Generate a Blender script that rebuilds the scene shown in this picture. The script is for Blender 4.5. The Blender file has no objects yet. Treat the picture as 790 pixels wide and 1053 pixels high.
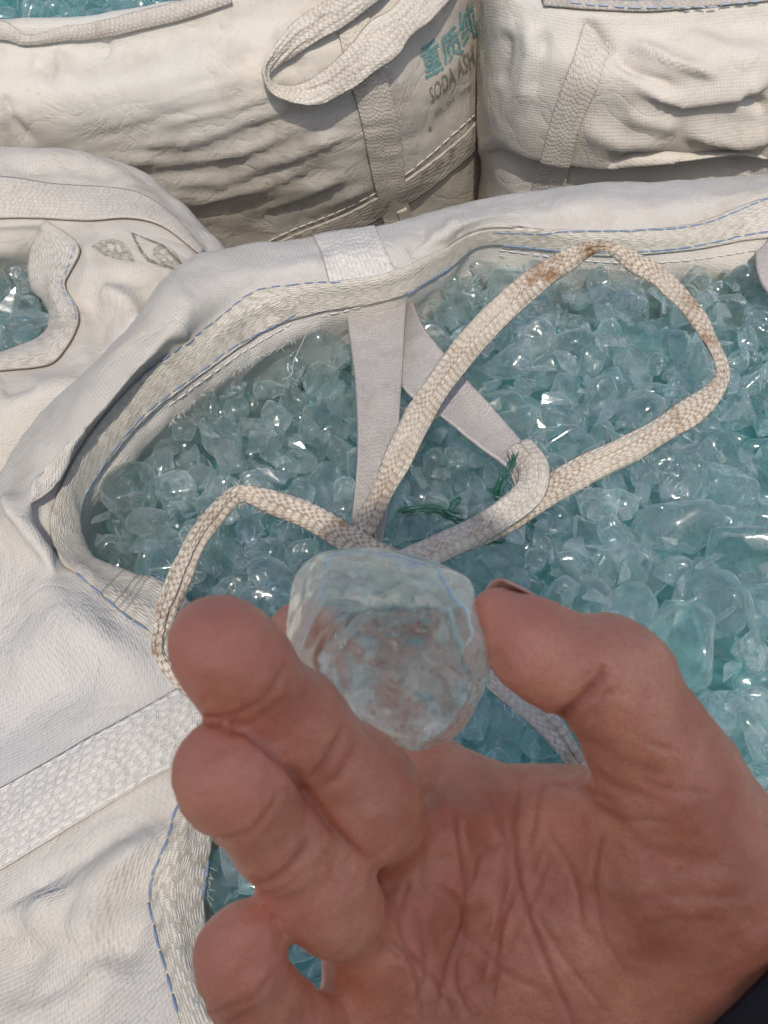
import bpy, bmesh, math, random
import numpy as np
from mathutils import Vector, Matrix
from mathutils.bvhtree import BVHTree

random.seed(7)
rng = np.random.default_rng(11)
scene = bpy.context.scene
COL = scene.collection

# ------------------------------------------------------------------ camera model
F = 1080.0                       # focal length in pixels of the 790x1053 photograph
EYE = np.array([0.0, 0.0, 0.50])  # half a metre above the glass in the open bag
PITCH = math.radians(50)
RGT = np.array([1.0, 0, 0])
UPV = np.array([0, math.sin(PITCH), math.cos(PITCH)])
FWD = np.array([0, math.cos(PITCH), -math.sin(PITCH)])
cam_d = bpy.data.cameras.new('camera')
cam = bpy.data.objects.new('camera', cam_d); COL.objects.link(cam)
cam.location = EYE; cam.rotation_euler = (math.radians(90) - PITCH, 0, 0)
cam_d.sensor_fit = 'VERTICAL'; cam_d.sensor_height = 24
cam_d.lens = 24 * F / 1053.0
cam_d.clip_start = 0.02; cam_d.clip_end = 2000
cam_d.dof.use_dof = True; cam_d.dof.focus_distance = 0.62
scene.camera = cam

def ray(px, py):
    return RGT * ((px - 395) / F) + UPV * (-(py - 526.5) / F) + FWD
def Z(px, py, z):
    d = ray(px, py); return EYE + d * ((z - EYE[2]) / d[2])
def Y(px, py, y):
    d = ray(px, py); return EYE + d * ((y - EYE[1]) / d[1])
def D(px, py, dep):
    return EYE + ray(px, py) * dep
def proj(P):
    q = np.asarray(P) - EYE
    dep = q @ FWD
    return np.stack([395 + F * (q @ RGT) / dep, 526.5 - F * (q @ UPV) / dep], -1), dep

# ------------------------------------------------------------------ noise
def _hash(ix, iy, iz, seed):
    h = (ix * 374761393 + iy * 668265263 + iz * 2147483647 + seed * 974634777) & 0xffffffff
    h = ((h ^ (h >> 13)) * 1274126177) & 0xffffffff
    return ((h ^ (h >> 16)) & 0xffff) / 32767.5 - 1.0
def vnoise(P, freq, seed=0):
    p = np.asarray(P, float) * np.asarray(freq, float)
    i = np.floor(p).astype(np.int64); f = p - i
    u = f * f * f * (f * (f * 6 - 15) + 10)
    out = 0
    for dx in (0, 1):
        for dy in (0, 1):
            for dz in (0, 1):
                w = (u[..., 0] if dx else 1 - u[..., 0]) * (u[..., 1] if dy else 1 - u[..., 1]) * (u[..., 2] if dz else 1 - u[..., 2])
                out = out + w * _hash(i[..., 0] + dx, i[..., 1] + dy, i[..., 2] + dz, seed)
    return out
def fbm(P, freq, seed=0, octv=4, gain=.5):
    a, s, f = 1.0, 0, np.asarray(freq, float)
    for k in range(octv):
        s = s + a * vnoise(P, f, seed + k * 17); a *= gain; f = f * 2.03
    return s

# ------------------------------------------------------------------ linking helpers
def link(o, parent=None):
    COL.objects.link(o)
    if parent is not None:
        o.parent = parent
    return o
def tag(o, label=None, cat=None, group=None, kind=None):
    if label: o['label'] = label
    if cat: o['category'] = cat
    if group: o['group'] = group
    if kind: o['kind'] = kind
    return o
def mesh_obj(name, V, Fc, mat=None, parent=None, uv=None, smooth=True):
    me = bpy.data.meshes.new(name)
    me.from_pydata([tuple(v) for v in V], [], [tuple(int(i) for i in f) for f in Fc])
    if smooth:
        me.polygons.foreach_set('use_smooth', [True] * len(me.polygons))
    if uv is not None:
        l = me.uv_layers.new(name='UVMap')
        idx = np.empty(len(me.loops), int); me.loops.foreach_get('vertex_index', idx)
        l.data.foreach_set('uv', np.asarray(uv)[idx].astype(np.float32).ravel())
    if mat: me.materials.append(mat)
    me.update()
    return link(bpy.data.objects.new(name, me), parent)
def grid_faces(nr, nc, wrap=False):
    r, c = np.meshgrid(np.arange(nr - 1), np.arange(nc if wrap else nc - 1), indexing='ij')
    a = r * nc + c; b = r * nc + (c + 1) % nc
    return np.stack([a, b, b + nc, a + nc], -1).reshape(-1, 4)
def cr(pts, n, closed=False):
    """Catmull-Rom through pts (K, ...) evaluated at n even parameters along axis 0."""
    pts = np.asarray(pts, float); K = len(pts)
    if closed:
        t = np.arange(n) / n * K
    else:
        t = np.linspace(0, K - 1, n)
        pts = np.concatenate([[2 * pts[0] - pts[1]], pts, [2 * pts[-1] - pts[-2]]]); t = t + 1
    i = np.floor(t).astype(int)
    if not closed: i = np.clip(i, 1, K - 1)
    f = (t - i).reshape((-1,) + (1,) * (pts.ndim - 1))
    g = (lambda j: pts[j % K]) if closed else (lambda j: pts[np.clip(j, 0, len(pts) - 1)])
    p0, p1, p2, p3 = g(i - 1), g(i), g(i + 1), g(i + 2)
    return .5 * (2 * p1 + (p2 - p0) * f + (2 * p0 - 5 * p1 + 4 * p2 - p3) * f ** 2 + (3 * p1 - p0 - 3 * p2 + p3) * f ** 3)
def grid_normals(G):
    du = np.gradient(G, axis=1); dv = np.gradient(G, axis=0)
    n = np.cross(du, dv); return n / (np.linalg.norm(n, axis=-1, keepdims=True) + 1e-12)
def seg_dist(q, poly):
    """distance in the plane from points q (...,2) to a polyline, and the fraction along it."""
    best = np.full(q.shape[:-1], 1e9); tt = np.zeros(q.shape[:-1]); side = np.zeros(q.shape[:-1])
    n = len(poly) - 1
    for k in range(n):
        a, b = np.array(poly[k], float), np.array(poly[k + 1], float); ab = b - a
        t = np.clip(((q - a) @ ab) / (ab @ ab), 0, 1)
        d = np.linalg.norm(q - a - t[..., None] * ab, axis=-1)
        m = d < best
        best = np.where(m, d, best); tt = np.where(m, (k + t) / n, tt)
        s = np.sign((q[..., 0] - a[0]) * ab[1] - (q[..., 1] - a[1]) * ab[0]); side = np.where(m, s, side)
    return best, tt, side
def bvh_of(V, Fc):
    return BVHTree.FromPolygons([tuple(v) for v in V], [tuple(int(i) for i in f) for f in Fc])

def patch(name, ctrl, nr, nc, mat, parent, closed=False, disp=None, thick=.0012, flip=False):
    """A cloth sheet lofted through a grid of 3-D control points (rows across, columns along)."""
    C = np.asarray(ctrl, float)
    A = cr(C, nr)                                     # rows
    G = np.swapaxes(cr(np.swapaxes(A, 0, 1), nc, closed), 0, 1)
    N = grid_normals(G)
    vc = N * (EYE - G); flipn = np.where((vc.sum(-1).mean() < 0), -1, 1)
    N = N * flipn
    su = np.linalg.norm(np.diff(G, axis=1, append=G[:, -1:]), axis=-1).mean(0); u = np.concatenate([[0], np.cumsum(su)[:-1]])
    sv = np.linalg.norm(np.diff(G, axis=0, append=G[-1:]), axis=-1).mean(1); v = np.concatenate([[0], np.cumsum(sv)[:-1]])
    U, Vv = np.meshgrid(u, v)
    if disp is not None:
        px, _ = proj(G)
        G = G + N * disp(G, px, U, Vv)[..., None]
    V = G.reshape(-1, 3); Fc = grid_faces(nr, nc, closed)
    if flipn < 0: Fc = Fc[:, ::-1]
    o = mesh_obj(name, V, Fc, mat, parent, np.stack([U, Vv], -1).reshape(-1, 2))
    if thick:
        m = o.modifiers.new('thickness', 'SOLIDIFY'); m.thickness = thick; m.offset = -1
    o_bvh = bvh_of(V, Fc)
    return o, o_bvh

def hit(bvh, p, lift=0.0):
    """the sheet's point that is met on the line from the viewpoint to p, lifted off the sheet."""
    d = Vector(p - EYE).normalized()
    loc, n, i, dist = bvh.ray_cast(Vector(EYE), d, 5)
    if loc is None:
        loc, n, i, dist = bvh.find_nearest(Vector(p))
    if n.dot(d) > 0: n = -n
    return np.array(loc) + np.array(n) * lift, np.array(n)
def drape_px(bvh, q, lift):
    return np.array([hit(bvh, D(x, y, 1.0), lift)[0] for x, y in q])
def strip_on(name, bvh, A, B, nl, nw, mat, parent, lift=.0012, thick=.0016, edge=.0, bulge=0.0, smoothk=0):
    """webbing sewn on a sheet: between outlines A and B (photo pixels), draped on it."""
    a, b = cr(np.array(A, float), nl), cr(np.array(B, float), nl)
    w = np.linspace(0, 1, nw)
    q = a[None] * (1 - w[:, None, None]) + b[None] * w[:, None, None]
    P = drape_px(bvh, q.reshape(-1, 2), lift).reshape(nw, nl, 3)
    for _ in range(smoothk):
        P[:, 1:-1] = (P[:, :-2] + 2 * P[:, 1:-1] + P[:, 2:]) / 4
    if bulge:
        N = grid_normals(P); s = np.sign((N * (EYE - P)).sum(-1).mean())
        P = P + N * s * (bulge * np.sin(np.pi * w))[:, None, None]
    su = np.linalg.norm(np.diff(P, axis=1), axis=-1).mean(0); u = np.concatenate([[0], np.cumsum(su)])
    wd = np.linalg.norm(np.diff(P, axis=0), axis=-1).sum(0).mean()
    U, Vv = np.meshgrid(u, w * wd)
    V = P.reshape(-1, 3); Fc = grid_faces(nw, nl)
    n = np.cross(V[Fc[:, 1]] - V[Fc[:, 0]], V[Fc[:, 3]] - V[Fc[:, 0]]).sum(0)
    if (n * (EYE - V.mean(0))).sum() < 0: Fc = Fc[:, ::-1]
    o = mesh_obj(name, V, Fc, mat, parent, np.stack([U, Vv], -1).reshape(-1, 2))
    m = o.modifiers.new('thickness', 'SOLIDIFY'); m.thickness = thick; m.offset = 0
    return o
def tube_geo(P, r, n=6, taper=None):
    P = np.asarray(P, float); K = len(P)
    T = np.gradient(P, axis=0); T /= np.linalg.norm(T, axis=1, keepdims=True) + 1e-12
    ref = np.array([0.13, .21, .97]); S = np.cross(T, ref); S /= np.linalg.norm(S, axis=1, keepdims=True) + 1e-9
    B = np.cross(T, S); a = np.arange(n) * 2 * np.pi / n
    R = np.full(K, r) if np.isscalar(r) else np.asarray(r)
    V = P[:, None] + R[:, None, None] * (np.cos(a)[None, :, None] * S[:, None] + np.sin(a)[None, :, None] * B[:, None])
    Fc = [list(f) for f in grid_faces(K, n, True)]
    Fc.append(list(range(n))[::-1]); Fc.append([(K - 1) * n + i for i in range(n)])
    return V.reshape(-1, 3), Fc
class Geo:
    def __init__(s): s.V, s.F, s.n = [], [], 0
    def add(s, V, Fc):
        s.V.append(np.asarray(V)); s.F += [[int(i) + s.n for i in f] for f in Fc]; s.n += len(V)
    def build(s, name, mat, parent=None, smooth=True):
        return mesh_obj(name, np.concatenate(s.V), s.F, mat, parent, None, smooth)
def stitch_on(name, bvh, lines, mat, parent, r=.0007, dash=.010, gap=.0014, lift=.0030):
    g = Geo()
    for line in lines:
        q = cr(np.array(line, float), 40 * (len(line) - 1))
        P = drape_px(bvh, q, lift)
        L = np.concatenate([[0], np.cumsum(np.linalg.norm(np.diff(P, axis=0), axis=1))])
        s = 0.0
        while s < L[-1] - .003:
            e = min(s + dash * random.uniform(.75, 1.2), L[-1]); t = np.linspace(s, e, 6)
            Q = np.stack([np.interp(t, L, P[:, k]) for k in range(3)], -1)
            if np.abs(np.diff(Q, axis=0)).max() < .02:
                Q[:, 0] += np.linspace(-1, 1, 6) * random.uniform(-.0004, .0004)
                rr = r * np.array([.55, 1, 1.1, 1.1, 1, .55])
                g.add(*tube_geo(Q, rr, 5))
            s = e + gap * random.uniform(.5, 1.5)
    return g.build(name, mat, parent)
def ribbon(name, pts, width, mat, parent, thick=.004, n=160, groove=.55, hint=None, wscale=.77, fibres=0):
    """a lifting strap folded along its length: pts = (px, py, z, half-turn); width in metres or per point."""
    C = np.array([Z(p[0], p[1], p[2]) for p in pts]); thick = thick * .72
    W = cr(np.array([[p[3] if len(p) > 3 else width] for p in pts]), n)[:, 0]
    RO = cr(np.array([[p[4] if len(p) > 4 else 0.0] for p in pts]), n)[:, 0]
    P = cr(C, n)
    T = np.gradient(P, axis=0); T /= np.linalg.norm(T, axis=1, keepdims=True)
    view = EYE - P; view /= np.linalg.norm(view, axis=1, keepdims=True)
    S = np.cross(T, view); S /= np.linalg.norm(S, axis=1, keepdims=True)
    Nn = np.cross(S, T)
    ca, sa = np.cos(RO)[:, None], np.sin(RO)[:, None]
    S, Nn = S * ca + Nn * sa, Nn * ca - S * sa
    m = 25
    s = np.linspace(-1, 1, m)
    top = (1 - np.abs(s) ** 5) * .5 + .5 * (1 - s * s) - groove * np.exp(-((s + .15) / .13) ** 2) - groove * .5 * np.exp(-((s - .55) / .09) ** 2)
    bot = -(.6 * (1 - np.abs(s) ** 4))
    sec = np.concatenate([np.stack([s, top], -1), np.stack([s[::-1][1:-1], bot[::-1][1:-1]], -1)])
    K = len(sec)
    along = np.concatenate([[0], np.cumsum(np.linalg.norm(np.diff(P, axis=0), axis=1))])
    wob = 1 + .14 * vnoise(np.stack([along * 38, along * 0, along * 0], -1), 1, 3)
    W = W * wscale
    V = P[:, None] + (W * wob * .5)[:, None, None] * sec[None, :, 0, None] * S[:, None] + (thick * (1 + .3 * vnoise(np.stack([along * 45, along * 0 + 9, along * 0], -1), 1, 5)))[:, None, None] * sec[None, :, 1, None] * Nn[:, None]
    # fine lengthwise ridges and puckers
    q = np.stack([np.broadcast_to(along[:, None], (n, K)), np.broadcast_to(sec[:, 0][None] * .5 * W[:, None], (n, K)), np.zeros((n, K))], -1)
    V = V + Nn[:, None] * (.0009 * fbm(q, (70, 420, 1), 21, 3))[..., None]
    Fc = [list(f) for f in grid_faces(n, K, True)]
    Fc.append(list(range(K))[::-1]); Fc.append([(n - 1) * K + i for i in range(K)])
    U = np.broadcast_to(along[:, None], (n, K)); Vv = np.broadcast_to((sec[:, 0] * .5 + .5)[None] * W[:, None] + .3 * (np.arange(K) >= m)[None], (n, K))
    o = mesh_obj(name, V.reshape(-1, 3), Fc, mat, parent, np.stack([U, Vv], -1).reshape(-1, 2))
    if fibres:
        g = Geo()
        for k in range(fibres):
            j = random.randrange(2, n - 2); sd = random.choice((0, m - 1)); e = V[j, sd]
            d = S[j] * (1 if sd else -1) + T[j] * random.uniform(-1.2, 1.2) + Nn[j] * random.uniform(-.4, .9); d /= np.linalg.norm(d)
            L = random.uniform(.001, .0042); bend = np.array([random.uniform(-1, 1) for _ in range(3)])
            g.add(*tube_geo(np.array([e + d * L * q + bend * L * .35 * q * q for q in (-.2, .2, .5, .8, 1)]), .00011, 4))
        f = g.build('loose_fibres', WHITE_THREAD); f.parent = o
    return o

# ------------------------------------------------------------------ materials
class M:
    def __init__(s, name):
        s.m = bpy.data.materials.new(name); s.m.use_nodes = True
        s.t = s.m.node_tree; s.t.nodes.clear(); s.out = s.n('ShaderNodeOutputMaterial')
    def n(s, typ, **kw):
        x = s.t.nodes.new(typ)
        for k, v in kw.items():
            if k.startswith('i_'):
                key = k[2:]; key = int(key) if key.isdigit() else key.replace('_', ' ')
                x.inputs[key].default_value = v
            else: setattr(x, k, v)
        return x
    def l(s, a, b):
        s.t.links.new(a, b)
    def math(s, op, a, b=None, clamp=False):
        x = s.n('ShaderNodeMath', operation=op, use_clamp=clamp)
        for i, v in enumerate((a, b)):
            if v is None: continue
            if isinstance(v, (int, float)): x.inputs[i].default_value = v
            else: s.l(v, x.inputs[i])
        return x.outputs[0]
    def mix(s, fac, a, b, mode='MIX'):
        x = s.n('ShaderNodeMix', data_type='RGBA', blend_type=mode)
        for key, v in ((0, fac), (6, a), (7, b)):
            if isinstance(v, (int, float)): x.inputs[key].default_value = v
            elif isinstance(v, tuple): x.inputs[key].default_value = (*v, 1)
            else: s.l(v, x.inputs[key])
        return x.outputs[2]
    def ramp(s, fac, stops):
        x = s.n('ShaderNodeValToRGB'); e = x.color_ramp.elements
        while len(e) < len(stops): e.new(.5)
        for k, (p, c) in enumerate(stops):
            e[k].position = p; e[k].color = (*c, 1) if isinstance(c, tuple) else (c, c, c, 1)
        s.l(fac, x.inputs[0]); return x.outputs[0]
    def noise(s, scale, detail=4, rough=.55, coord=None, dist=0.0):
        x = s.n('ShaderNodeTexNoise'); x.inputs['Scale'].default_value = scale; x.inputs['Detail'].default_value = detail
        x.inputs['Roughness'].default_value = rough; x.inputs['Distortion'].default_value = dist
        if coord is not None: s.l(coord, x.inputs['Vector'])
        return x.outputs['Fac']
    def bump(s, h, strength, dist, prev=None):
        x = s.n('ShaderNodeBump'); x.inputs['Strength'].default_value = strength; x.inputs['Distance'].default_value = dist
        s.l(h, x.inputs['Height'])
        if prev is not None: s.l(prev, x.inputs['Normal'])
        return x.outputs[0]
    def xyz(s, coord):
        x = s.n('ShaderNodeSeparateXYZ'); s.l(coord, x.inputs[0]); return x.outputs

def fabric_mat(name, base, dirt, dirt_amt, pitch=.0021, seed=0.0, weave=1.0):
    m = M(name)
    tc = m.n('ShaderNodeTexCoord'); geo = tc.outputs['Object']; uv = tc.outputs['UV']
    u, v, _ = m.xyz(uv)
    # plain weave of flat tapes: warp and weft alternate over and under
    cu = m.math('MULTIPLY', u, 2 * math.pi / pitch); cv = m.math('MULTIPLY', v, 2 * math.pi / pitch)
    su = m.math('SINE', cu); sv = m.math('SINE', cv)
    tw = m.math('SINE', m.math('ADD', m.math('MULTIPLY', u, math.pi / pitch * 1.0), m.math('MULTIPLY', v, 3 * math.pi / pitch)))
    h = m.math('ADD', m.math('MULTIPLY', m.math('ADD', su, sv), .3), m.math('MULTIPLY', tw, .35))
    mp = m.n('ShaderNodeMapping'); m.l(geo, mp.inputs[0]); mp.inputs['Location'].default_value = (seed, seed * 1.7, 0)
    big = m.noise(5.5, 5, .6, mp.outputs[0]); mid = m.noise(24, 5, .6, mp.outputs[0]); fine = m.noise(160, 3, .6, mp.outputs[0])
    thr = m.noise(420, 2, .5, mp.outputs[0])
    c = m.mix(m.ramp(big, [(.35, 0.0), (.7, 1.0)]), base, tuple(x * y for x, y in zip(base, (1.06, 1.01, .93))))
    st = m.math('MULTIPLY', m.ramp(mid, [(.48, 0.0), (.72, 1.0)]), m.ramp(big, [(.38, 0.0), (.62, 1.0)]))
    c = m.mix(m.math('MULTIPLY', st, dirt_amt), c, dirt)
    sp = m.ramp(fine, [(.62, 0.0), (.74, 1.0)])
    c = m.mix(m.math('MULTIPLY', sp, dirt_amt * .45), c, dirt)
    c = m.mix(m.math('MULTIPLY', m.ramp(m.math('ADD', h, m.math('MULTIPLY', thr, .7)), [(.0, 1.0), (.55, 0.0)]), .20 * weave), c, tuple(x * .62 for x in base))
    b = m.bump(h, .55 * weave, .00045)
    b = m.bump(mid, .35, .004, b)
    rn = m.noise(13, 3, .5, mp.outputs[0], 1.6); rid = m.math('ABSOLUTE', m.math('SUBTRACT', rn, .5))
    b = m.bump(m.ramp(rid, [(0, 0.0), (.035, .7), (.09, 1.0)]), .24, .0020, b)
    rn2 = m.noise(34, 2, .5, mp.outputs[0], 2.2); rid2 = m.math('ABSOLUTE', m.math('SUBTRACT', rn2, .5))
    b = m.bump(m.ramp(rid2, [(0, 0.0), (.05, 1.0)]), .13, .0010, b)
    p = m.n('ShaderNodeBsdfPrincipled'); m.l(c, p.inputs['Base Color']); m.l(b, p.inputs['Normal'])
    p.inputs['Roughness'].default_value = .62; p.inputs['Specular IOR Level'].default_value = .3
    tr = m.n('ShaderNodeBsdfTranslucent'); m.l(c, tr.inputs[0]); m.l(b, tr.inputs['Normal'])
    mx = m.n('ShaderNodeMixShader'); mx.inputs[0].default_value = .10
    m.l(p.outputs[0], mx.inputs[1]); m.l(tr.outputs[0], mx.inputs[2]); m.l(mx.outputs[0], m.out.inputs[0])
    return m.m

def web_mat(name, base, dash, dash_amt, row=.0036, step=.0062, dirt_amt=.5, dirt=(.20, .14, .09), herring=0.0, rowdark=1.0, bias=0.0):
    """woven webbing: lengthwise ribs, with rows of short dashes where the binder yarn dips"""
    m = M(name)
    tc = m.n('ShaderNodeTexCoord'); uv = tc.outputs['UV']; geo = tc.outputs['Object']
    u, v, _ = m.xyz(uv)
    r = m.math('DIVIDE', v, row)
    ri = m.math('FLOOR', r); rf = m.math('FRACT', r)
    off = m.math('FRACT', m.math('MULTIPLY', m.math('SINE', m.math('MULTIPLY', ri, 12.9898)), 437.58))
    jit = m.math('MULTIPLY', m.noise(110, 2, .5, uv), .9)
    uu = m.math('ADD', m.math('ADD', m.math('DIVIDE', u, step), off), jit)
    if herring:
        uu = m.math('ADD', uu, m.math('MULTIPLY', m.math('ABSOLUTE', m.math('SUBTRACT', m.math('FRACT', m.math('DIVIDE', v, row * 6)), .5)), herring))
    uf = m.math('FRACT', uu)
    prof = m.math('SUBTRACT', 1.0, m.math('MULTIPLY', m.math('ABSOLUTE', m.math('SUBTRACT', rf, .5)), 2.0))   # 1 mid-row, 0 between rows
    du = m.math('MULTIPLY', m.math('ABSOLUTE', m.math('SUBTRACT', uf, .5)), 2.0)
    dashm = m.math('MULTIPLY', m.ramp(du, [(.26, 1.0), (.50, 0.0)]), m.ramp(prof, [(.30, 0.0), (.62, 1.0)]))
    h = m.math('SUBTRACT', m.math('MULTIPLY', m.math('POWER', m.math('MAXIMUM', prof, .001), .5), .8), m.math('MULTIPLY', dashm, .8))
    h = m.math('ADD', h, m.math('MULTIPLY', m.math('SINE', m.math('MULTIPLY', u, 2 * math.pi / .0013)), .10))
    big = m.noise(13, 4, .6, geo); mid = m.noise(60, 4, .65, geo); fine = m.noise(330, 3, .6, geo)
    c = m.mix(m.ramp(fine, [(.3, 0.0), (.7, 1.0)]), tuple(x * .86 for x in base), tuple(min(1, x * 1.06) for x in base))
    dm = m.math('MULTIPLY', dashm, m.ramp(m.math('ADD', m.math('MULTIPLY', big, .75), m.math('MULTIPLY', mid, .35)), [(.46 - bias, .06), (.62 - bias, 1.0)]))
    c = m.mix(m.math('MULTIPLY', dm, dash_amt), c, dash)
    gr = m.math('MULTIPLY', m.ramp(prof, [(.0, 1.0), (.28, 0.0)]), .35 * rowdark)  # darker tone of the base colour between the rows
    c = m.mix(gr, c, tuple(x * .55 for x in base))
    st = m.math('MULTIPLY', m.ramp(mid, [(.5, 0.0), (.72, 1.0)]), m.ramp(big, [(.45 - bias, 0.0), (.65 - bias, 1.0)]))
    c = m.mix(m.math('MULTIPLY', st, dirt_amt), c, dirt)
    b = m.bump(h, .8, .0008); b = m.bump(fine, .3, .0008, b)
    p = m.n('ShaderNodeBsdfPrincipled'); m.l(c, p.inputs['Base Color']); m.l(b, p.inputs['Normal'])
    p.inputs['Roughness'].default_value = .7; p.inputs['Specular IOR Level'].default_value = .25
    m.l(p.outputs[0], m.out.inputs[0])
    return m.m

def plain_mat(name, color, rough=.7, nscale=200, amt=.25, alpha_noise=None, spec=.3):
    m = M(name); tc = m.n('ShaderNodeTexCoord')
    f = m.noise(nscale, 4, .6, tc.outputs['Object'])
    c = m.mix(f, tuple(x * (1 - amt) for x in color), tuple(min(1, x * (1 + amt)) for x in color))
    p = m.n('ShaderNodeBsdfPrincipled'); m.l(c, p.inputs['Base Color']); p.inputs['Roughness'].default_value = rough
    p.inputs['Specular IOR Level'].default_value = spec
    m.l(m.bump(f, .3, .001), p.inputs['Normal'])
    sh = p.outputs[0]
    if alpha_noise:                      # worn print: the cloth shows through where the ink has rubbed away
        g = m.noise(alpha_noise[0], 5, .7, tc.outputs['Object'])
        a = m.ramp(g, [(alpha_noise[1], 0.0), (alpha_noise[2], alpha_noise[3])])
        t = m.n('ShaderNodeBsdfTransparent'); x = m.n('ShaderNodeMixShader')
        m.l(a, x.inputs[0]); m.l(t.outputs[0], x.inputs[1]); m.l(sh, x.inputs[2]); sh = x.outputs[0]
    m.l(sh, m.out.inputs[0]); return m.m

def glass_mat(name, tint, body, f_trans=.28, f_body=.20, rough=.03, dust=.0, bump=.35, bscale=120, rim=3.2, simple=False, frost=None):
    """furnace cullet: bubbled, seedy glass - clear refraction, straight see-through, and a milky teal body"""
    m = M(name); tc = m.n('ShaderNodeTexCoord'); oi = m.n('ShaderNodeObjectInfo')
    co = m.n('ShaderNodeVectorMath', operation='ADD'); m.l(tc.outputs['Object'], co.inputs[0])
    rv = m.n('ShaderNodeCombineXYZ')
    for k in range(3): m.l(m.math('MULTIPLY', oi.outputs['Random'], 7.3 + k), rv.inputs[k])
    m.l(rv.outputs[0], co.inputs[1])
    w = m.noise(bscale * .30, 1, .5, co.outputs[0])
    vo = m.n('ShaderNodeTexVoronoi', feature='F1'); vo.inputs['Scale'].default_value = bscale * .9
    m.l(co.outputs[0], vo.inputs['Vector'])
    n1 = m.bump(w, bump, .010); n1 = m.bump(vo.outputs['Distance'], bump * .5, .004, n1)
    if simple: n1 = m.n('ShaderNodeNewGeometry').outputs['Normal']
    # each lump its own depth of colour
    hsv = m.n('ShaderNodeHueSaturation'); hsv.inputs['Color'].default_value = (*tint, 1)
    m.l(m.math('ADD', .75, m.math('MULTIPLY', oi.outputs['Random'], .5)), hsv.inputs['Saturation'])
    hb = m.n('ShaderNodeHueSaturation'); hb.inputs['Color'].default_value = (*body, 1)
    m.l(m.math('ADD', .7, m.math('MULTIPLY', oi.outputs['Random'], .5)), hb.inputs['Saturation'])
    m.l(m.math('ADD', .85, m.math('MULTIPLY', oi.outputs['Random'], .3)), hb.inputs['Value'])
    g = m.n('ShaderNodeBsdfGlass'); g.inputs['IOR'].default_value = 1.5; g.inputs['Roughness'].default_value = rough
    m.l(hsv.outputs[0], g.inputs['Color']); m.l(n1, g.inputs['Normal'])
    t = m.n('ShaderNodeBsdfTransparent'); m.l(hsv.outputs[0], t.inputs['Color'])
    d = m.n('ShaderNodeBsdfDiffuse'); m.l(hb.outputs[0], d.inputs[0]); m.l(n1, d.inputs['Normal'])
    tl = m.n('ShaderNodeBsdfTranslucent'); m.l(hb.outputs[0], tl.inputs[0]); m.l(n1, tl.inputs['Normal'])
    dt = m.n('ShaderNodeMixShader'); dt.inputs[0].default_value = .5; m.l(d.outputs[0], dt.inputs[1]); m.l(tl.outputs[0], dt.inputs[2])
    gl = m.n('ShaderNodeBsdfGlossy'); gl.inputs['Roughness'].default_value = max(rough, .115); m.l(n1, gl.inputs['Normal'])
    gl.inputs['Color'].default_value = (1, 1, 1, 1)
    fr = m.n('ShaderNodeFresnel'); fr.inputs['IOR'].default_value = 2.0; m.l(n1, fr.inputs['Normal'])
    tg = m.n('ShaderNodeMixShader'); ge = m.n('ShaderNodeNewGeometry'); m.l(m.math('MULTIPLY', fr.outputs[0], m.math('SUBTRACT', 1.0, ge.outputs['Backfacing'])), tg.inputs[0]); m.l(t.outputs[0], tg.inputs[1]); m.l(gl.outputs[0], tg.inputs[2])
    a = m.n('ShaderNodeMixShader'); a.inputs[0].default_value = f_trans; m.l(g.outputs[0], a.inputs[1]); m.l(tg.outputs[0], a.inputs[2])
    b = m.n('ShaderNodeMixShader'); m.l(a.outputs[0], b.inputs[1])
    seed = m.ramp(m.noise(bscale * .5, 2, .6, co.outputs[0]), [(.42, .35), (.68, 1.6)])
    lw = m.n('ShaderNodeLayerWeight'); lw.inputs['Blend'].default_value = .5; m.l(n1, lw.inputs['Normal'])
    edge = m.math('ADD', .55, m.math('MULTIPLY', m.math('POWER', lw.outputs['Facing'], 3.0), rim))  # body grows paler at grazing angles: bright rims put into the colour mix
    fb = m.math('MULTIPLY', m.math('MULTIPLY', seed, edge), f_body, True)
    if frost:                              # where the surface is bruised and full of fine bubbles
        fa = m.n('ShaderNodeAttribute', attribute_name='frost').outputs['Fac']
        bub = m.n('ShaderNodeTexVoronoi', feature='F1'); bub.inputs['Scale'].default_value = frost; m.l(co.outputs[0], bub.inputs['Vector'])
        fb = m.math('ADD', fb, m.math('MULTIPLY', fa, m.math('MULTIPLY', m.ramp(bub.outputs['Distance'], [(.15, .15), (.45, 1.0)]), m.ramp(m.noise(frost * .25, 3, .6, co.outputs[0]), [(.35, .1), (.65, .75)]))), True)
    m.l(fb, b.inputs[0]); m.l(dt.outputs[0], b.inputs[2])
    m.l(b.outputs[0], m.out.inputs[0]); return m.m

FAB_NEAR = fabric_mat('white woven cloth', (.585, .565, .54), (.33, .275, .21), .45, .0022)
FAB_LEFT = fabric_mat('cream woven cloth', (.575, .545, .50), (.34, .28, .21), .5, .0022, 3.1)
FAB_BACK = fabric_mat('dirty cream woven cloth', (.61, .585, .535), (.31, .265, .20), .65, .0024, 7.7, .6)
FAB_BACK2 = fabric_mat('dusty cream woven cloth', (.615, .585, .53), (.35, .29, .215), .55, .0030, 12.3, .8)
WEB = web_mat('white webbing', (.62, .59, .55), (.36, .31, .26), .42, .0040, .0070, .3)
WEB_TAPE = web_mat('cream hem webbing', (.635, .59, .51), (.34, .28, .20), .42, .0030, .0110, .5, rowdark=1.7)
WEB_LEFT = web_mat('beige ribbed webbing', (.55, .505, .45), (.30, .25, .20), .40, .0034, .0048, .40)
WEB_STRAP = web_mat('speckled strap webbing', (.66, .605, .53), (.29, .20, .13), .42, .0017, .0046, .75, (.27, .165, .085), rowdark=1.6)
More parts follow.
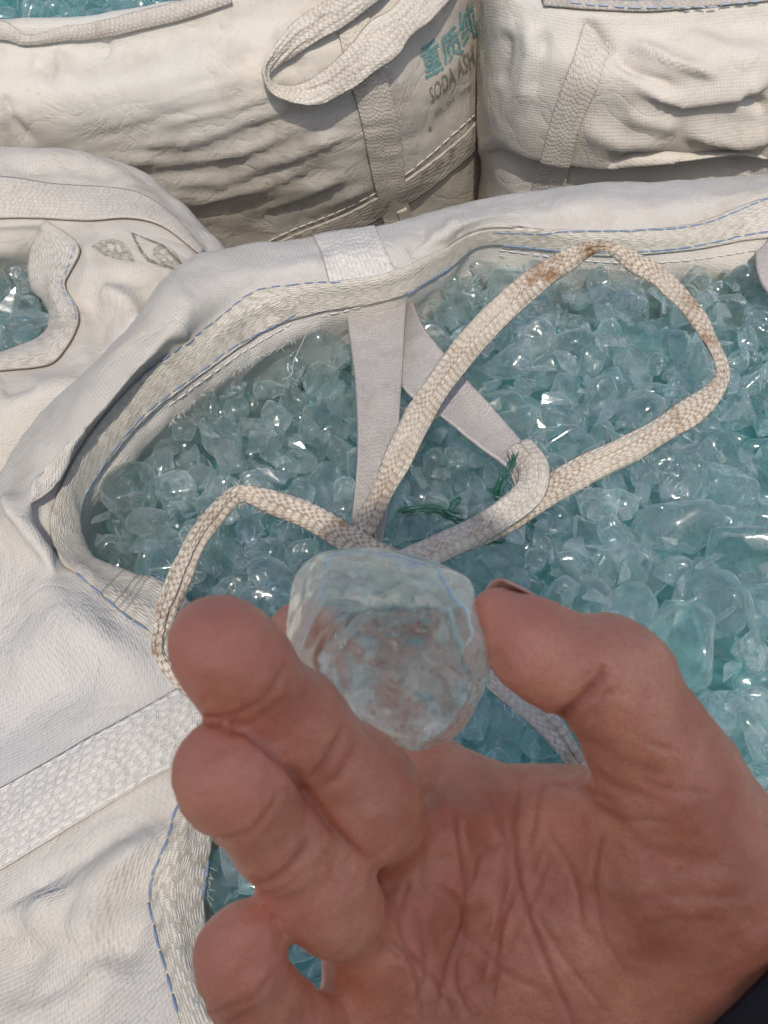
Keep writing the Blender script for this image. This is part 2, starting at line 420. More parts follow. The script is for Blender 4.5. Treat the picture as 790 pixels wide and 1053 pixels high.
WEB_STAIN = web_mat('brown stained strap webbing', (.63, .56, .465), (.22, .13, .07), .66, .0017, .0048, 1.0, (.25, .14, .065), bias=.085, rowdark=2.2)
WEB_RIB = web_mat('ribbed hem webbing', (.60, .555, .49), (.30, .25, .19), .6, .0042, .0120, .85, rowdark=2.6)
WEB_FLAT = web_mat('grey white strap webbing', (.52, .48, .45), (.36, .31, .27), .28, .0018, .0032, .3)
WEB_BACK = web_mat('cream strap webbing', (.62, .57, .49), (.33, .265, .19), .40, .0030, .0050, .4)
BLUE = plain_mat('blue sewing thread', (.17, .24, .36), .7, 300, .5)
WHITE_THREAD = plain_mat('white sewing thread', (.68, .65, .6), .7, 300, .2)
GREEN = plain_mat('green plastic twine', (.012, .10, .06), .4, 300, .4, spec=.5)
INK_TEAL = plain_mat('faded teal print', (.13, .33, .35), .7, 200, .25, (230, .33, .52, .95))
INK_GREY = plain_mat('faded grey print', (.20, .18, .15), .7, 200, .25, (300, .34, .54, .9))
INK_OLIVE = plain_mat('faded olive print', (.27, .245, .18), .7, 200, .25, (240, .36, .62, .6))
# ------------------------------------------------------------------ helper: creases pressed into or raised from the cloth
def creases(px, items):
    """items: (polyline in photo pixels, height in metres, width in pixels, one-sided) -> offset"""
    out = np.zeros(px.shape[:-1])
    for it in items:
        poly, amp, w = it[0], it[1], it[2]
        d, t, side = seg_dist(px, poly)
        env = np.clip(np.minimum(t, 1 - t) * 5, 0, 1)
        if len(it) > 3 and it[3]:
            out += amp * env * np.exp(-(d / np.where(side > 0, w, w * .35)) ** 2)
        else:
            out += amp * env * np.exp(-(d / w) ** 2)
    return out
def bag_root(name, loc, label, group='open bulk bags of glass lumps'):
    o = bpy.data.objects.new(name, None); o.location = loc; o.empty_display_size = .1
    COL.objects.link(o); tag(o, label, 'bag', group); return o
def into(root, objs):
    """parent parts built in world space to a thing whose empty stands at its base"""
    inv = Matrix.Translation(root.location).inverted()
    for o in objs:
        o.parent = root; o.matrix_parent_inverse = inv

# ================================================================== the open bag in front
G0 = -0.90                                   # ground under the bags
near = bag_root('bulk_bag', (0.1, .45, G0), 'open white woven bulk bag in front, blue stitched rim around a heap of teal glass')
Wc = lambda x, y, z: np.array([x, y, z], float)
nb = []    # columns round the rim: W (wall low), M (wall), S (shoulder), C (crest), TO (tape outer), TI (hem), IN (inside), BT
def ncol(S, C, T, I, out, wz=-.42):
    S, C, T, I = [Z(*q) if len(q) == 3 and not isinstance(q, np.ndarray) else q for q in (S, C, T, I)]
    out = np.array([out[0], out[1], 0.0])
    W = S + out * .045; W[2] = wz
    Mm = S + out * .03; Mm[2] = S[2] - .09
    mid = (C + T) / 2
    nin = (I - T); nin[2] = 0; nin /= np.linalg.norm(nin) + 1e-9
    IN = I - nin * .012 + np.array([0, 0, -.035])
    BT = I - nin * .02 + np.array([0, 0, -.12])
    nb.append([W, Mm, S, C, T, (T + I) / 2 + np.array([0, 0, .004]), I, IN, BT])
up, lf, dn, rt = (0, 1), (-1, 0), (0, -1), (1, 0)
ul = (-.75, .65)
ncol((930, 150, .03), (930, 163, .064), (930, 182, .060), (930, 262, .035), (.3, .95))
ncol((790, 180, .03), (790, 189, .064), (790, 203, .060), (790, 276, .034), up)
ncol((690, 187, .03), (695, 200, .064), (705, 231, .056), (722, 280, .030), up)
ncol((600, 192, .028), (602, 207, .064), (605, 236, .056), (624, 276, .030), up)
ncol((510, 205, .028), (506, 216, .064), (500, 233, .058), (502, 260, .035), up)
ncol((440, 222, .028), (440, 238, .062), (447, 258, .056), (466, 283, .030), up)
ncol((380, 237, .032), (383, 252, .062), (392, 281, .056), (412, 312, .030), up)
ncol((300, 250, .034), (308, 266, .062), (318, 290, .056), (338, 333, .025), up)
ncol((215, 259, .036), (232, 276, .064), (263, 299, .054), (292, 352, .022), up)
ncol((186, 272, .030), (200, 303, .066), (226, 325, .052), (250, 379, .018), ul)
ncol((134, 334, .022), (152, 362, .064), (172, 362, .050), (204, 409, .012), ul)
ncol((86, 384, .014), (108, 414, .060), (130, 396, .046), (160, 449, .008), ul)
ncol((38, 428, .006), (66, 462, .054), (92, 440, .042), (118, 490, .004), ul)
ncol((2, 476, -.002), (36, 505, .046), (62, 492, .038), (90, 524, .002), ul)
ncol((-55, 560, .00), (12, 538, .036), (48, 536, .032), (87, 553, .002), (-1, .2))
ncol((-95, 640, -.03), (22, 572, .030), (57, 575, .030), (97, 577, .002), lf)
ncol((-110, 720, -.045), (30, 640, .022), (74, 592, .030), (112, 584, .003), lf)
ncol((-120, 790, -.05), (60, 690, .020), (116, 624, .028), (150, 594, .003), lf)
ncol((-120, 850, -.05), (80, 740, .022), (158, 656, .028), (186, 612, .003), lf)
ncol((-120, 910, -.05), (80, 800, .020), (184, 712, .026), (226, 660, .003), lf)
ncol((-120, 970, -.05), (70, 865, .012), (191, 780, .022), (238, 750, .002), lf)
ncol((-120, 1030, -.05), (64, 920, .004), (183, 828, .018), (226, 826, .002), lf)
ncol((-120, 1090, -.05), (62, 975, .000), (156, 912, .014), (216, 888, .000), lf)
ncol((-120, 1160, -.05), (78, 1040, .000), (164, 968, .012), (212, 936, -.002), lf)
ncol((-100, 1260, -.05), (110, 1120, .004), (186, 1052, .012), (226, 1002, -.002), lf)
ncol((-40, 1400, -.05), (170, 1260, .006), (240, 1190, .012), (300, 1120, -.002), (-.7, -.7))
ncol(Wc(-.02, -.03, -.03), Wc(-.03, .01, .02), Wc(-.02, .03, .03), Wc(.00, .075, .0), dn)
ncol(Wc(.15, -.06, -.02), Wc(.15, -.03, .03), Wc(.15, -.01, .035), Wc(.15, .05, .0), dn)
ncol(Wc(.40, -.05, -.02), Wc(.40, -.02, .03), Wc(.39, .01, .035), Wc(.37, .06, .0), (.3, -.9))
ncol(Wc(.57, .08, .0), Wc(.55, .10, .04), Wc(.53, .12, .04), Wc(.49, .16, .01), (.9, -.3))
ncol(Wc(.60, .32, .0), Wc(.58, .32, .04), Wc(.56, .33, .045), Wc(.51, .33, .01), rt)
ncol(Wc(.58, .58, .02), Wc(.57, .58, .05), Wc(.54, .57, .05), Wc(.50, .56, .02), (.95, .2))
nctrl = np.swapaxes(np.array(nb), 0, 1)
def disp_near(P, px, U, V):
    o = .0013 * fbm(P, 22, 1, 3) + .0005 * fbm(P, 70, 2, 2) - .0024 * np.abs(fbm(P, 11, 3, 2)) - .0009 * np.abs(fbm(P, 40, 4, 2))
    o = o + creases(px, [
        ([(2, 505), (22, 540), (60, 592)], .010, 13, 1),          # ridge at the turned corner, lower left
        ([(62, 445), (50, 480), (48, 540), (60, 588)], -.006, 12),
        ([(180, 352), (196, 300)], .004, 10),
        ([(200, 268), (160, 330), (120, 380), (64, 448)], .006, 14),
        ([(330, 250), (345, 280)], -.003, 8), ([(300, 300), (250, 320), (215, 345)], .0025, 7),
        ([(440, 235), (420, 262)], -.005, 8), ([(470, 222), (455, 250)], .003, 8),
        ([(640, 190), (560, 215)], .002, 12),
        ([(0, 700), (60, 660), (120, 640)], .006, 30), ([(-10, 780), (40, 720), (90, 690)], -.005, 26), ([(20, 600), (70, 640), (170, 700)], .005, 22),
        ([(0, 640), (60, 612)], -.003, 16),
        ([(36, 975), (56, 935), (60, 915)], .011, 28, 1),         # folds below the wide band
        ([(20, 1040), (24, 980), (8, 940)], -.009, 20),
        ([(84, 985), (108, 915), (170, 846)], .010, 30, 1), ([(108, 1000), (140, 940), (160, 890)], -.006, 22), ([(18, 1020), (70, 1000), (120, 1000)], .004, 20, 1),
        ([(30, 1020), (80, 1000), (150, 960)], -.004, 16), ([(60, 1053), (100, 990), (150, 920)], .003, 16),
        ([(0, 936), (60, 900), (180, 828)], -.003, 10),
        ([(150, 590), (185, 640)], .003, 10),
        ([(110, 480), (150, 430), (200, 392), (260, 352)], .0018, 5), ([(95, 500), (140, 445), (190, 403)], -.002, 5),
        ([(250, 300), (300, 318)], .002, 6)])
    return o
body, nbv = patch('body', nctrl, 90, 560, FAB_NEAR, None, True, disp_near, .0014)
parts = [body]
# hem webbing all round the visible rim (the loops behind the hand included)
TAPE_A = [(930, 184), (790, 205), (705, 233), (605, 238), (500, 235), (447, 260), (392, 283), (318, 292), (263, 301), (226, 327), (172, 364), (132, 398), (94, 442), (64, 493), (51, 538), (61, 578), (80, 593), (118, 625), (157, 655), (186, 712), (192, 780), (184, 828), (157, 912), (165, 968), (187, 1052), (240, 1185)]
TAPE_B = [(930, 240), (790, 246), (712, 257), (615, 262), (502, 250), (458, 276), (405, 305), (330, 320), (281, 336), (243, 360), (193, 395), (150, 428), (112, 470), (84, 512), (80, 545), (93, 570), (108, 580), (146, 592), (182, 612), (222, 662), (234, 750), (220, 828), (211, 888), (207, 936), (220, 1000), (290, 1115)]
parts.append(strip_on('hem_tape', nbv, TAPE_A, TAPE_B, 520, 22, WEB_TAPE, None, .0018, .0018, bulge=.0008))
ST1 = [(790, 206), (712, 234), (605, 239), (500, 236)]
ST1b = [(350, 290), (314, 292), (263, 301), (223, 328), (167, 366), (137, 391)]
ST1c = [(79, 593), (112, 623), (155, 654)]
ST1d = [(184, 828), (172, 868), (156, 915), (165, 971), (187, 1052)]
ST2 = [(790, 240), (695, 256), (612, 259), (517, 250)]
ST2a = [(462, 273), (417, 301)]
ST2b = [(304, 323), (243, 356), (190, 393), (147, 427), (114, 462), (84, 508)]
ST2c = [(146, 590), (178, 607)]
ST2d = [(210, 885), (202, 935)]
parts.append(stitch_on('blue_stitching', nbv, [ST1, ST1c, ST1d, ST2, ST2a, ST2b, ST2c, ST2d], BLUE, None, .0006))
parts.append(stitch_on('blue_stitching', nbv, [ST1b], BLUE, None, .0005, .008, .003))
parts.append(stitch_on('white_stitching', nbv, [[(430, 296), (380, 312), (330, 325)], [(405, 268), (416, 300)], [(425, 262), (410, 300)], [(395, 284), (428, 292)], [(790, 256), (700, 268), (612, 268), (512, 256)], [(300, 332), (240, 368), (170, 418)]], WHITE_THREAD, None, .0005, .006, .002, .0012))
# lifting strap folded over the far rim
parts.append(strip_on('rim_strap', nbv, [(322, 243), (330, 262), (337, 285), (342, 306)], [(384, 231), (393, 252), (403, 274), (410, 294)], 60, 24, WEB, None, .0012, .0016, bulge=.0005))
# the wide band sewn across the flank, lower left
parts.append(strip_on('side_webbing', nbv, [(-60, 850), (0, 815), (70, 776), (140, 736), (190, 706), (215, 690)], [(-60, 935), (0, 898), (70, 855), (140, 812), (190, 783), (225, 760)], 160, 24, WEB, None, .0026, .002, bulge=.0012, smoothk=10))
parts.append(stitch_on('white_stitching', nbv, [[(-40, 838), (70, 779), (190, 711)], [(-40, 920), (70, 850), (185, 780)]], WHITE_THREAD, None, .0006, .007, .0015, .0034))
# frayed threads at the cut edge of the hem
fr = Geo()
for k in range(240):
    t = random.random(); line = random.choice([[(690, 281), (640, 279), (590, 274)], [(300, 352), (250, 378), (204, 409), (170, 440)], [(214, 890), (210, 930)]])
    q = cr(np.array(line, float), 60)[int(t * 59)]
    a, _ = hit(nbv, D(q[0] + random.uniform(-2, 2), q[1] - 3, 1.0), .001)
    L = random.uniform(.0015, .0055)
    d = np.array([random.uniform(-1, 1), random.uniform(-.8, .1), random.uniform(-.7, .1)]); d /= np.linalg.norm(d)
    P = np.array([a + d * L * s + np.array([0, 0, .15 * L * s * (1 - s)]) for s in np.linspace(0, 1, 5)])
    fr.add(*tube_geo(P, .00014, 4))
P = cr(np.array([Z(318, 337, .026), Z(312, 350, .02), Z(302, 372, .015), Z(300, 385, .01), Z(290, 390, .012)]), 30); fr.add(*tube_geo(P, .00016, 5))
parts.append(fr.build('frayed_threads', WHITE_THREAD))

# straps that hang into the bag: flat tail, folded tail and the two loops
def flat_strap(name, A, B, mat, nl=90, nw=20, thick=.0024, curl=.003):
    a = cr(np.array([Z(*p) for p in A]), nl); b = cr(np.array([Z(*p) for p in B]), nl)
    w = np.linspace(0, 1, nw)[:, None, None]
    P = a[None] * (1 - w) + b[None] * w
    N = grid_normals(P); s = np.sign((N * (EYE - P)).sum(-1).mean())
    P = P + N * s * (curl * (np.abs(2 * w - 1) ** 2) + .0007 * fbm(P, (90, 90, 90), 4, 2)[..., None])
    su = np.linalg.norm(np.diff(P, axis=1), axis=-1).mean(0); u = np.concatenate([[0], np.cumsum(su)])
    wd = np.linalg.norm(np.diff(P, axis=0), axis=-1).sum(0).mean()
    U, Vv = np.meshgrid(u, np.linspace(0, 1, nw) * wd)
    o = mesh_obj(name, P.reshape(-1, 3), grid_faces(nw, nl), mat, None, np.stack([U, Vv], -1).reshape(-1, 2))
    m = o.modifiers.new('thickness', 'SOLIDIFY'); m.thickness = thick; m.offset = 0
    return o
parts.append(flat_strap('lifting_strap', [(352, 312, .012), (357, 328, .022), (366, 400, .036), (368, 470, .034), (363, 530, .026), (362, 556, .018)],
                        [(420, 298, .014), (418, 316, .026), (413, 392, .036), (407, 470, .034), (398, 530, .026), (392, 560, .018)], WEB_FLAT))
parts.append(flat_strap('lifting_strap', [(420, 300, .014), (440, 345, .032), (480, 394, .034), (520, 438, .036), (546, 470, .040), (554, 492, .042)],
                        [(398, 318, .014), (412, 396, .032), (452, 430, .034), (492, 462, .036), (520, 482, .038), (532, 505, .040)], WEB_FLAT))
parts.append(ribbon('lifting_strap', [(534, 460, .042, .022), (549, 484, .047, .024), (541, 510, .048, .021), (500, 540, .048, .020), (460, 560, .046, .020), (420, 578, .042, .021), (376, 598, .034, .020), (350, 612, .012, .019), (336, 622, -.03, .018)], .02, WEB_STRAP, None, .0048, 130, fibres=50))
parts.append(ribbon('lifting_loop', [(440, 572, .030, .016), (478, 556, .034, .017), (516, 538, .036, .018), (560, 508, .040, .022), (600, 484, .044, .023), (650, 460, .052, .023), (700, 430, .060, .022), (726, 411, .064, .018), (740, 394, .067, .014, -.1), (743, 380, .069, .012, -.5), (735, 360, .072, .014, -.8), (712, 320, .078, .020, -.7), (680, 286, .084, .019, -.6), (652, 269, .087, .016, -.5), (632, 257, .089, .012, -.3), (619, 253, .090, .011), (602, 257, .090, .015), (580, 270, .088, .019), (556, 285, .086, .021), (510, 325, .078, .024), (470, 370, .070, .023), (430, 430, .062, .021), (400, 492, .054, .019), (372, 548, .044, .017), (352, 588, .030, .017), (340, 608, .006, .017), (334, 622, -.03, .016)], .02, WEB_STAIN, None, .0046, 320, fibres=150))
parts.append(ribbon('lifting_loop', [(440, 590, .036, .018), (400, 575, .040, .018), (362, 556, .044, .019), (320, 532, .052, .019), (284, 518, .060, .018), (262, 510, .065, .014), (248, 508, .067, .012), (236, 514, .068, .014, .2), (205, 552, .068, .018, .4), (182, 600, .066, .018, .5), (168, 640, .064, .016, .6), (162, 664, .062, .011, .8), (170, 682, .060, .010, .5), (196, 706, .056, .013), (240, 735, .05, .018), (320, 770, .034, .018), (365, 790, .010, .018), (395, 800, -.03, .017)], .018, WEB_STAIN, None, .0044, 260, fibres=120))
parts.append(ribbon('lifting_loop', [(404, 592, .030, .016), (432, 620, .048, .018), (470, 655, .054, .019), (505, 690, .056, .020), (540, 720, .056, .019), (572, 754, .054, .016), (598, 790, .050, .014), (640, 830, .044, .016), (690, 870, .030, .018), (722, 905, .006, .018), (740, 925, -.03, .017)], .018, WEB_STRAP, None, .0042, 120, fibres=50))
parts.append(flat_strap('lifting_strap', [(776, 262, .05), (777, 280, .048), (783, 296, .045), (800, 320, .04)], [(800, 236, .052), (830, 262, .05), (850, 290, .046), (860, 320, .04)], WEB_FLAT, 40))
into(near, parts)

# ================================================================== the bag at the left edge
left = bag_root('bulk_bag', (-.75, .80, G0), 'cream bulk bag at the left edge with olive printed marks and ribbed webbing rim')
lb = []
def lcol(S, C, T, I, out):
    S, C, T, I = [np.array(q) if isinstance(q, np.ndarray) else Z(*q) for q in (S, C, T, I)]
    out = np.array([out[0], out[1], 0.0])
    W = S + out * .05; W[2] = -.5
    Mm = S + out * .035; Mm[2] = S[2] - .08
    nin = (I - T); nin[2] = 0; nin /= np.linalg.norm(nin) + 1e-9
    lb.append([W, Mm, S, C, T, (T + I) / 2 + np.array([0, 0, .004]), I, I - nin * .012 + np.array([0, 0, -.03]), I - nin * .02 + np.array([0, 0, -.10])])
lcol((-260, 160, -.005), (-250, 185, .0), (-230, 225, -.01), (-220, 262, -.035), (-.3, .95))
lcol((-110, 152, -.005), (-110, 182, .002), (-110, 226, -.01), (-110, 262, -.035), up)
lcol((0, 152, -.005), (-5, 180, .004), (-5, 226, -.01), (-8, 262, -.035), up)
lcol((72, 155, -.005), (50, 190, .004), (42, 225, -.006), (26, 260, -.035), up)
lcol((130, 174, -.008), (96, 212, .002), (64, 238, -.008), (32, 262, -.035), (.6, .8))
lcol((178, 215, -.012), (136, 244, .000), (83, 260, -.006), (33, 274, -.036), (.9, .4))
lcol((214, 262, -.016), (150, 280, -.004), (70, 292, -.012), (34, 292, -.038), (.9, .3))
lcol((215, 330, -.05), (146, 322, -.012), (80, 332, -.014), (52, 318, -.038), rt)
lcol((170, 400, -.06), (120, 366, -.012), (71, 358, -.016), (49, 341, -.040), (.7, -.7))
lcol((110, 460, -.07), (78, 402, -.012), (48, 376, -.018), (27, 355, -.040), (.5, -.8))
lcol((30, 520, -.07), (20, 420, -.014), (2, 382, -.018), (-4, 366, -.042), dn)
lcol((-80, 540, -.07), (-70, 440, -.014), (-80, 400, -.018), (-85, 378, -.042), dn)
lcol((-220, 520, -.07), (-210, 430, -.014), (-200, 395, -.018), (-190, 372, -.042), (-.4, -.9))
lcol((-330, 420, -.05), (-310, 370, -.01), (-290, 350, -.015), (-260, 340, -.04), lf)
lcol((-340, 280, -.03), (-320, 280, -.0), (-300, 285, -.012), (-270, 295, -.038), lf)
lctrl = np.swapaxes(np.array(lb), 0, 1)
def disp_left(P, px, U, V):
    return .002 * fbm(P, 20, 5, 3) - .0022 * np.abs(fbm(P, 13, 6, 2)) + creases(px, [
        ([(100, 300), (128, 318), (150, 370)], .012, 14, 1), ([(84, 300), (100, 330), (104, 380)], -.008, 10),
        ([(0, 172), (70, 168), (130, 180)], -.006, 7), ([(40, 160), (100, 168)], .004, 8),
        ([(90, 240), (96, 280), (84, 310)], .006, 9), ([(150, 300), (190, 270)], .004, 12), ([(112, 288), (160, 292)], -.004, 8),
        ([(0, 420), (60, 400), (110, 398)], .004, 12), ([(0, 400), (40, 396)], -.004, 8)])
lbody, lbv = patch('body', lctrl, 80, 330, FAB_LEFT, None, True, disp_left, .0014)
lparts = [lbody]
lparts.append(strip_on('side_webbing', lbv, [(-90, 184), (0, 185), (58, 193), (112, 196), (145, 203), (176, 224), (207, 258)], [(-90, 226), (0, 226), (42, 226), (92, 229), (134, 227), (168, 236), (204, 264)], 140, 22, WEB_LEFT, None, .0030, .002, bulge=.001, smoothk=6))
lparts.append(strip_on('hem_tape', lbv, [(49, 228), (72, 244), (85, 258), (74, 282), (69, 296), (80, 322), (81, 338), (70, 360), (50, 378), (0, 384), (-60, 392)], [(44, 232), (35, 258), (31, 276), (35, 296), (48, 308), (54, 320), (50, 341), (40, 351), (26, 357), (-2, 367), (-60, 378)], 150, 22, WEB_RIB, None, .0026, .0018, bulge=.0022, smoothk=3))
lparts.append(stitch_on('blue_stitching', lbv, [[(81, 258), (71, 284), (67, 298), (77, 322), (79, 336)]], plain_mat('pale blue thread', (.30, .38, .46), .7), None, .0007, .006, .004, .005))
# printed marks: a worn leaf shape and a framed round mark
def print_on(name, bvh, V2, F2, mat, lift=.0009):
    P = drape_px(bvh, V2, lift)
    return mesh_obj(name, P, F2, mat)
def fill2(polys, res=1.2):
    """triangulate closed outlines (photo pixels), holes by even-odd, on a fine lattice"""
    allp = np.concatenate([np.array(p, float) for p in polys]); lo = allp.min(0); hi = allp.max(0)
    nx, ny = int((hi[0] - lo[0]) / res) + 2, int((hi[1] - lo[1]) / res) + 2
    xs = lo[0] + np.arange(nx + 1) * res; ys = lo[1] + np.arange(ny + 1) * res
    cx, cy = np.meshgrid(xs[:-1] + res / 2, ys[:-1] + res / 2)
    ins = np.zeros(cx.shape, bool)
    for p in polys:
        p = np.array(p, float)
        for k in range(len(p)):
            a, b = p[k], p[(k + 1) % len(p)]
            if a[1] == b[1]: continue
            c = ((a[1] > cy) != (b[1] > cy)) & (cx < (b[0] - a[0]) * (cy - a[1]) / (b[1] - a[1]) + a[0]); ins ^= c
    ids = {}; V = []; Fc = []
    def vid(i, j):
        if (i, j) not in ids: ids[(i, j)] = len(V); V.append((xs[i], ys[j]))
        return ids[(i, j)]
    for j, i in zip(*np.nonzero(ins)):
        Fc.append((vid(i, j), vid(i, j + 1), vid(i + 1, j + 1), vid(i + 1, j)))
    return np.array(V), Fc
def oval(cx, cy, rx, ry, ang, n=40):
    a = np.arange(n) * 2 * np.pi / n; c, s = math.cos(ang), math.sin(ang)
    return [(cx + rx * math.cos(t) * c - ry * math.sin(t) * s, cy + rx * math.cos(t) * s + ry * math.sin(t) * c) for t in a]
leaf = [(94, 254), (104, 248), (117, 246), (126, 249), (133, 256), (139, 270), (124, 268), (108, 264)]
lparts.append(print_on('printed_mark', lbv, *fill2([leaf, [(110, 252), (115, 251), (119, 255), (116, 259), (112, 257)], [(119, 252), (124, 253), (126, 260), (122, 260)]], .7), INK_OLIVE))
sq = [(134, 239), (168, 252), (190, 274), (180, 279), (152, 270), (143, 258)]
sq_i = [(138, 242), (167, 254), (186, 273), (180, 276), (154, 267), (146, 257)]
lparts.append(print_on('printed_mark', lbv, *fill2([sq, sq_i], .6), INK_GREY))
lparts.append(print_on('printed_mark', lbv, *fill2([oval(171, 264, 15, 9, .55), oval(167, 260, 3, 2.2, .5), oval(175, 266, 4, 2, .9), oval(169, 268, 3, 1.5, .4)], .7), INK_OLIVE))
into(left, lparts)

# ================================================================== the back bags: upright walls seen from above
def wall_bag(cols, rows_px, nr, nc, mat, disp, name='body'):
    return patch(name, np.array(cols), nr, nc, mat, None, False, disp, .0016)
back = bag_root('bulk_bag', (-.25, 1.45, G0), 'dirty cream bulk bag behind, printed SODA ASH, with a drooping loop')
# columns (photo px x at the rim / middle / foot, distance y): from far left to the corner by the next bag
bc = [(-330, 1.02, 1.00, 1.05), (-220, 1.01, .98, 1.03), (-110, 1.0, .965, 1.015), (0, 1.0, .95, 1.0), (90, 1.0, .945, .99), (180, .99, .94, .985), (260, .985, .94, .985), (330, .985, .945, .99), (380, .99, .955, 1.0), (430, 1.01, .985, 1.03), (470, 1.045, 1.025, 1.07), (494, 1.09, 1.08, 1.12), (510, 1.16, 1.15, 1.18)]
rimy = {-330: 22, -220: 20, -110: 22, 0: 26, 90: 24, 180: 8, 260: -8, 330: -24, 380: -34, 430: -52, 470: -70, 494: -85, 510: -100}
bctrl = [[] for _ in range(9)]
for x, y0, y1, y2 in bc:
    ry = rimy[x]
    rim = Y(x, ry, y0)
    bctrl[0].append(rim + np.array([0, .035, -.07]))           # inside, under the hem
    bctrl[1].append(rim + np.array([0, .022, -.008]))
    bctrl[2].append(rim)
    xs = x
    bctrl[3].append(Y(xs, ry + 32, y0 - .012))
    bctrl[4].append(Y(xs, ry + (75 - ry * .2), y1))
    bctrl[5].append(Y(xs, ry + (130 - ry * .4), y1 - .006))
    bctrl[6].append(Y(xs, ry + (195 - ry * .6), y1 + .012))
    bctrl[7].append(Y(xs, 275, y1 + .062))
    q = Y(xs, 285, y2 + .12); q[2] = -.85; bctrl[8].append(q)
def disp_back(P, px, U, V):
    o = .0025 * fbm(P, 9, 8, 3) - .0016 * np.abs(fbm(P, 12, 9, 3)) - .0005 * np.abs(fbm(P, 45, 10, 2))
    # long draw-wrinkles that fan down to the left
    q = np.stack([px[..., 0] * .0055 + px[..., 1] * .0022, px[..., 1] * .030 + px[..., 0] * .0105 - .0000075 * px[..., 0] ** 2, px[..., 0] * 0], -1)
    m = np.exp(-((px[..., 0] - 250) / 190) ** 2) * np.exp(-((px[..., 1] - 150) / 80) ** 2)
    o = o + m * .0020 * fbm(q * np.array([1, 1.5, 1]), 1.5, 31, 4, .62)
    o = o + creases(px, [
        ([(110, 178), (160, 184), (215, 178)], -0.0031, 5), ([(110, 168), (170, 170), (240, 160), (330, 130)], 0.0040, 9, 1),
        ([(120, 152), (190, 150), (260, 125), (300, 112)], 0.0030, 7, 1), ([(130, 205), (200, 210), (270, 196), (345, 160)], 0.0040, 8, 1),
        ([(150, 190), (230, 190), (300, 166), (370, 130)], 0.0035, 7, 1), ([(160, 225), (240, 228), (320, 200), (380, 170)], 0.0035, 8, 1),
        ([(180, 245), (260, 240), (340, 212), (390, 190)], 0.0030, 7, 1), ([(170, 130), (240, 112), (290, 92)], 0.0025, 6, 1),
        ([(4, 95), (10, 120), (36, 150)], -0.0050, 5), ([(30, 62), (60, 74)], -0.0037, 8), ([(0, 60), (40, 56), (80, 64)], 0.0037, 9),
        ([(60, 48), (70, 90)], 0.0031, 10), ([(112, 40), (108, 60)], -0.0037, 4), ([(180, 40), (230, 60), (250, 90)], 0.0037, 14), ([(240, 45), (290, 60), (340, 70)], -0.0025, 12),
        ([(300, 20), (318, 60), (330, 110)], 0.0037, 10), ([(20, 190), (8, 120)], -0.0025, 6),
        ([(400, 60), (420, 110), (425, 160)], 0.0025, 9), ([(440, 110), (470, 60)], 0.0025, 8), ([(400, 150), (450, 130), (485, 90)], -0.0025, 9)])
    return o
bbody, bbv = patch('body', bctrl, 110, 330, FAB_BACK, None, False, disp_back, .0016)
bparts = [bbody]
bparts.append(strip_on('hem_tape', bbv, [(-200, 18), (-100, 20), (0, 24), (30, 36), (66, 28), (100, 24), (180, 6), (236, -8)], [(-200, 36), (-100, 38), (0, 40), (28, 47), (66, 41), (100, 39), (180, 22), (240, 3)], 150, 16, WEB_LEFT, None, .003, .002, bulge=.002))
bparts.append(strip_on('rim_strap', bbv, [(330, -30), (340, 0), (354, 60), (370, 120), (382, 180), (396, 235)], [(364, -30), (374, 0), (391, 60), (407, 120), (415, 180), (424, 235)], 120, 20, WEB_BACK, None, .003, .002, bulge=.001))
bparts.append(strip_on('seam_band', bbv, [(255, 262), (300, 240), (360, 215), (420, 180), (470, 142), (489, 122)], [(268, 272), (308, 254), (372, 231), (430, 200), (478, 162), (492, 146)], 140, 16, web_mat('weathered seam webbing', (.50, .46, .40), (.15, .11, .08), .8, .0045, .02, .75), None, .003, .002, bulge=.001))
bparts.append(stitch_on('white_stitching', bbv, [[(255, 258), (300, 236), (360, 211), (420, 176), (487, 118)], [(270, 275), (372, 235), (430, 204), (491, 150)]], WHITE_THREAD, None, .0006, .012, .002, .0014))
bparts.append(strip_on('seam_tag', bbv, [(406, 214), (413, 236)], [(416, 210), (424, 232)], 10, 8, WEB_BACK, None, .005, .002))
# loose handle loop drooping over the wall
def ribbonY(name, pts, mat, thick=.006, n=200):
    conv = []
    for p in pts:
        h_, n_ = hit(bbv, D(p[0], max(p[1], 2), 1.0), .004)
        q = D(p[0], p[1], float((h_ - EYE) @ FWD) - p[2])
        conv.append((p[0], p[1], q[2], p[3], p[4] if len(p) > 4 else 0.0))
    return ribbon(name, conv, .03, mat, None, thick, n, .25, wscale=1.0, fibres=60)
bparts.append(ribbonY('lifting_loop', [(424, -46, .003, .026), (400, -30, .010, .026), (372, -6, .015, .026), (348, 12, .013, .026), (318, 30, .011, .026), (296, 48, .009, .024, .3), (278, 66, .008, .018, .9), (274, 80, .007, .015, 1.2), (284, 93, .007, .017, .9), (305, 97, .008, .020, .5), (330, 92, .009, .026, .15), (362, 70, .011, .032, 0), (395, 40, .013, .034, 0), (425, 12, .015, .034, 0), (450, -15, .010, .034), (470, -36, .003, .034)], WEB_BACK, .0036, 240))
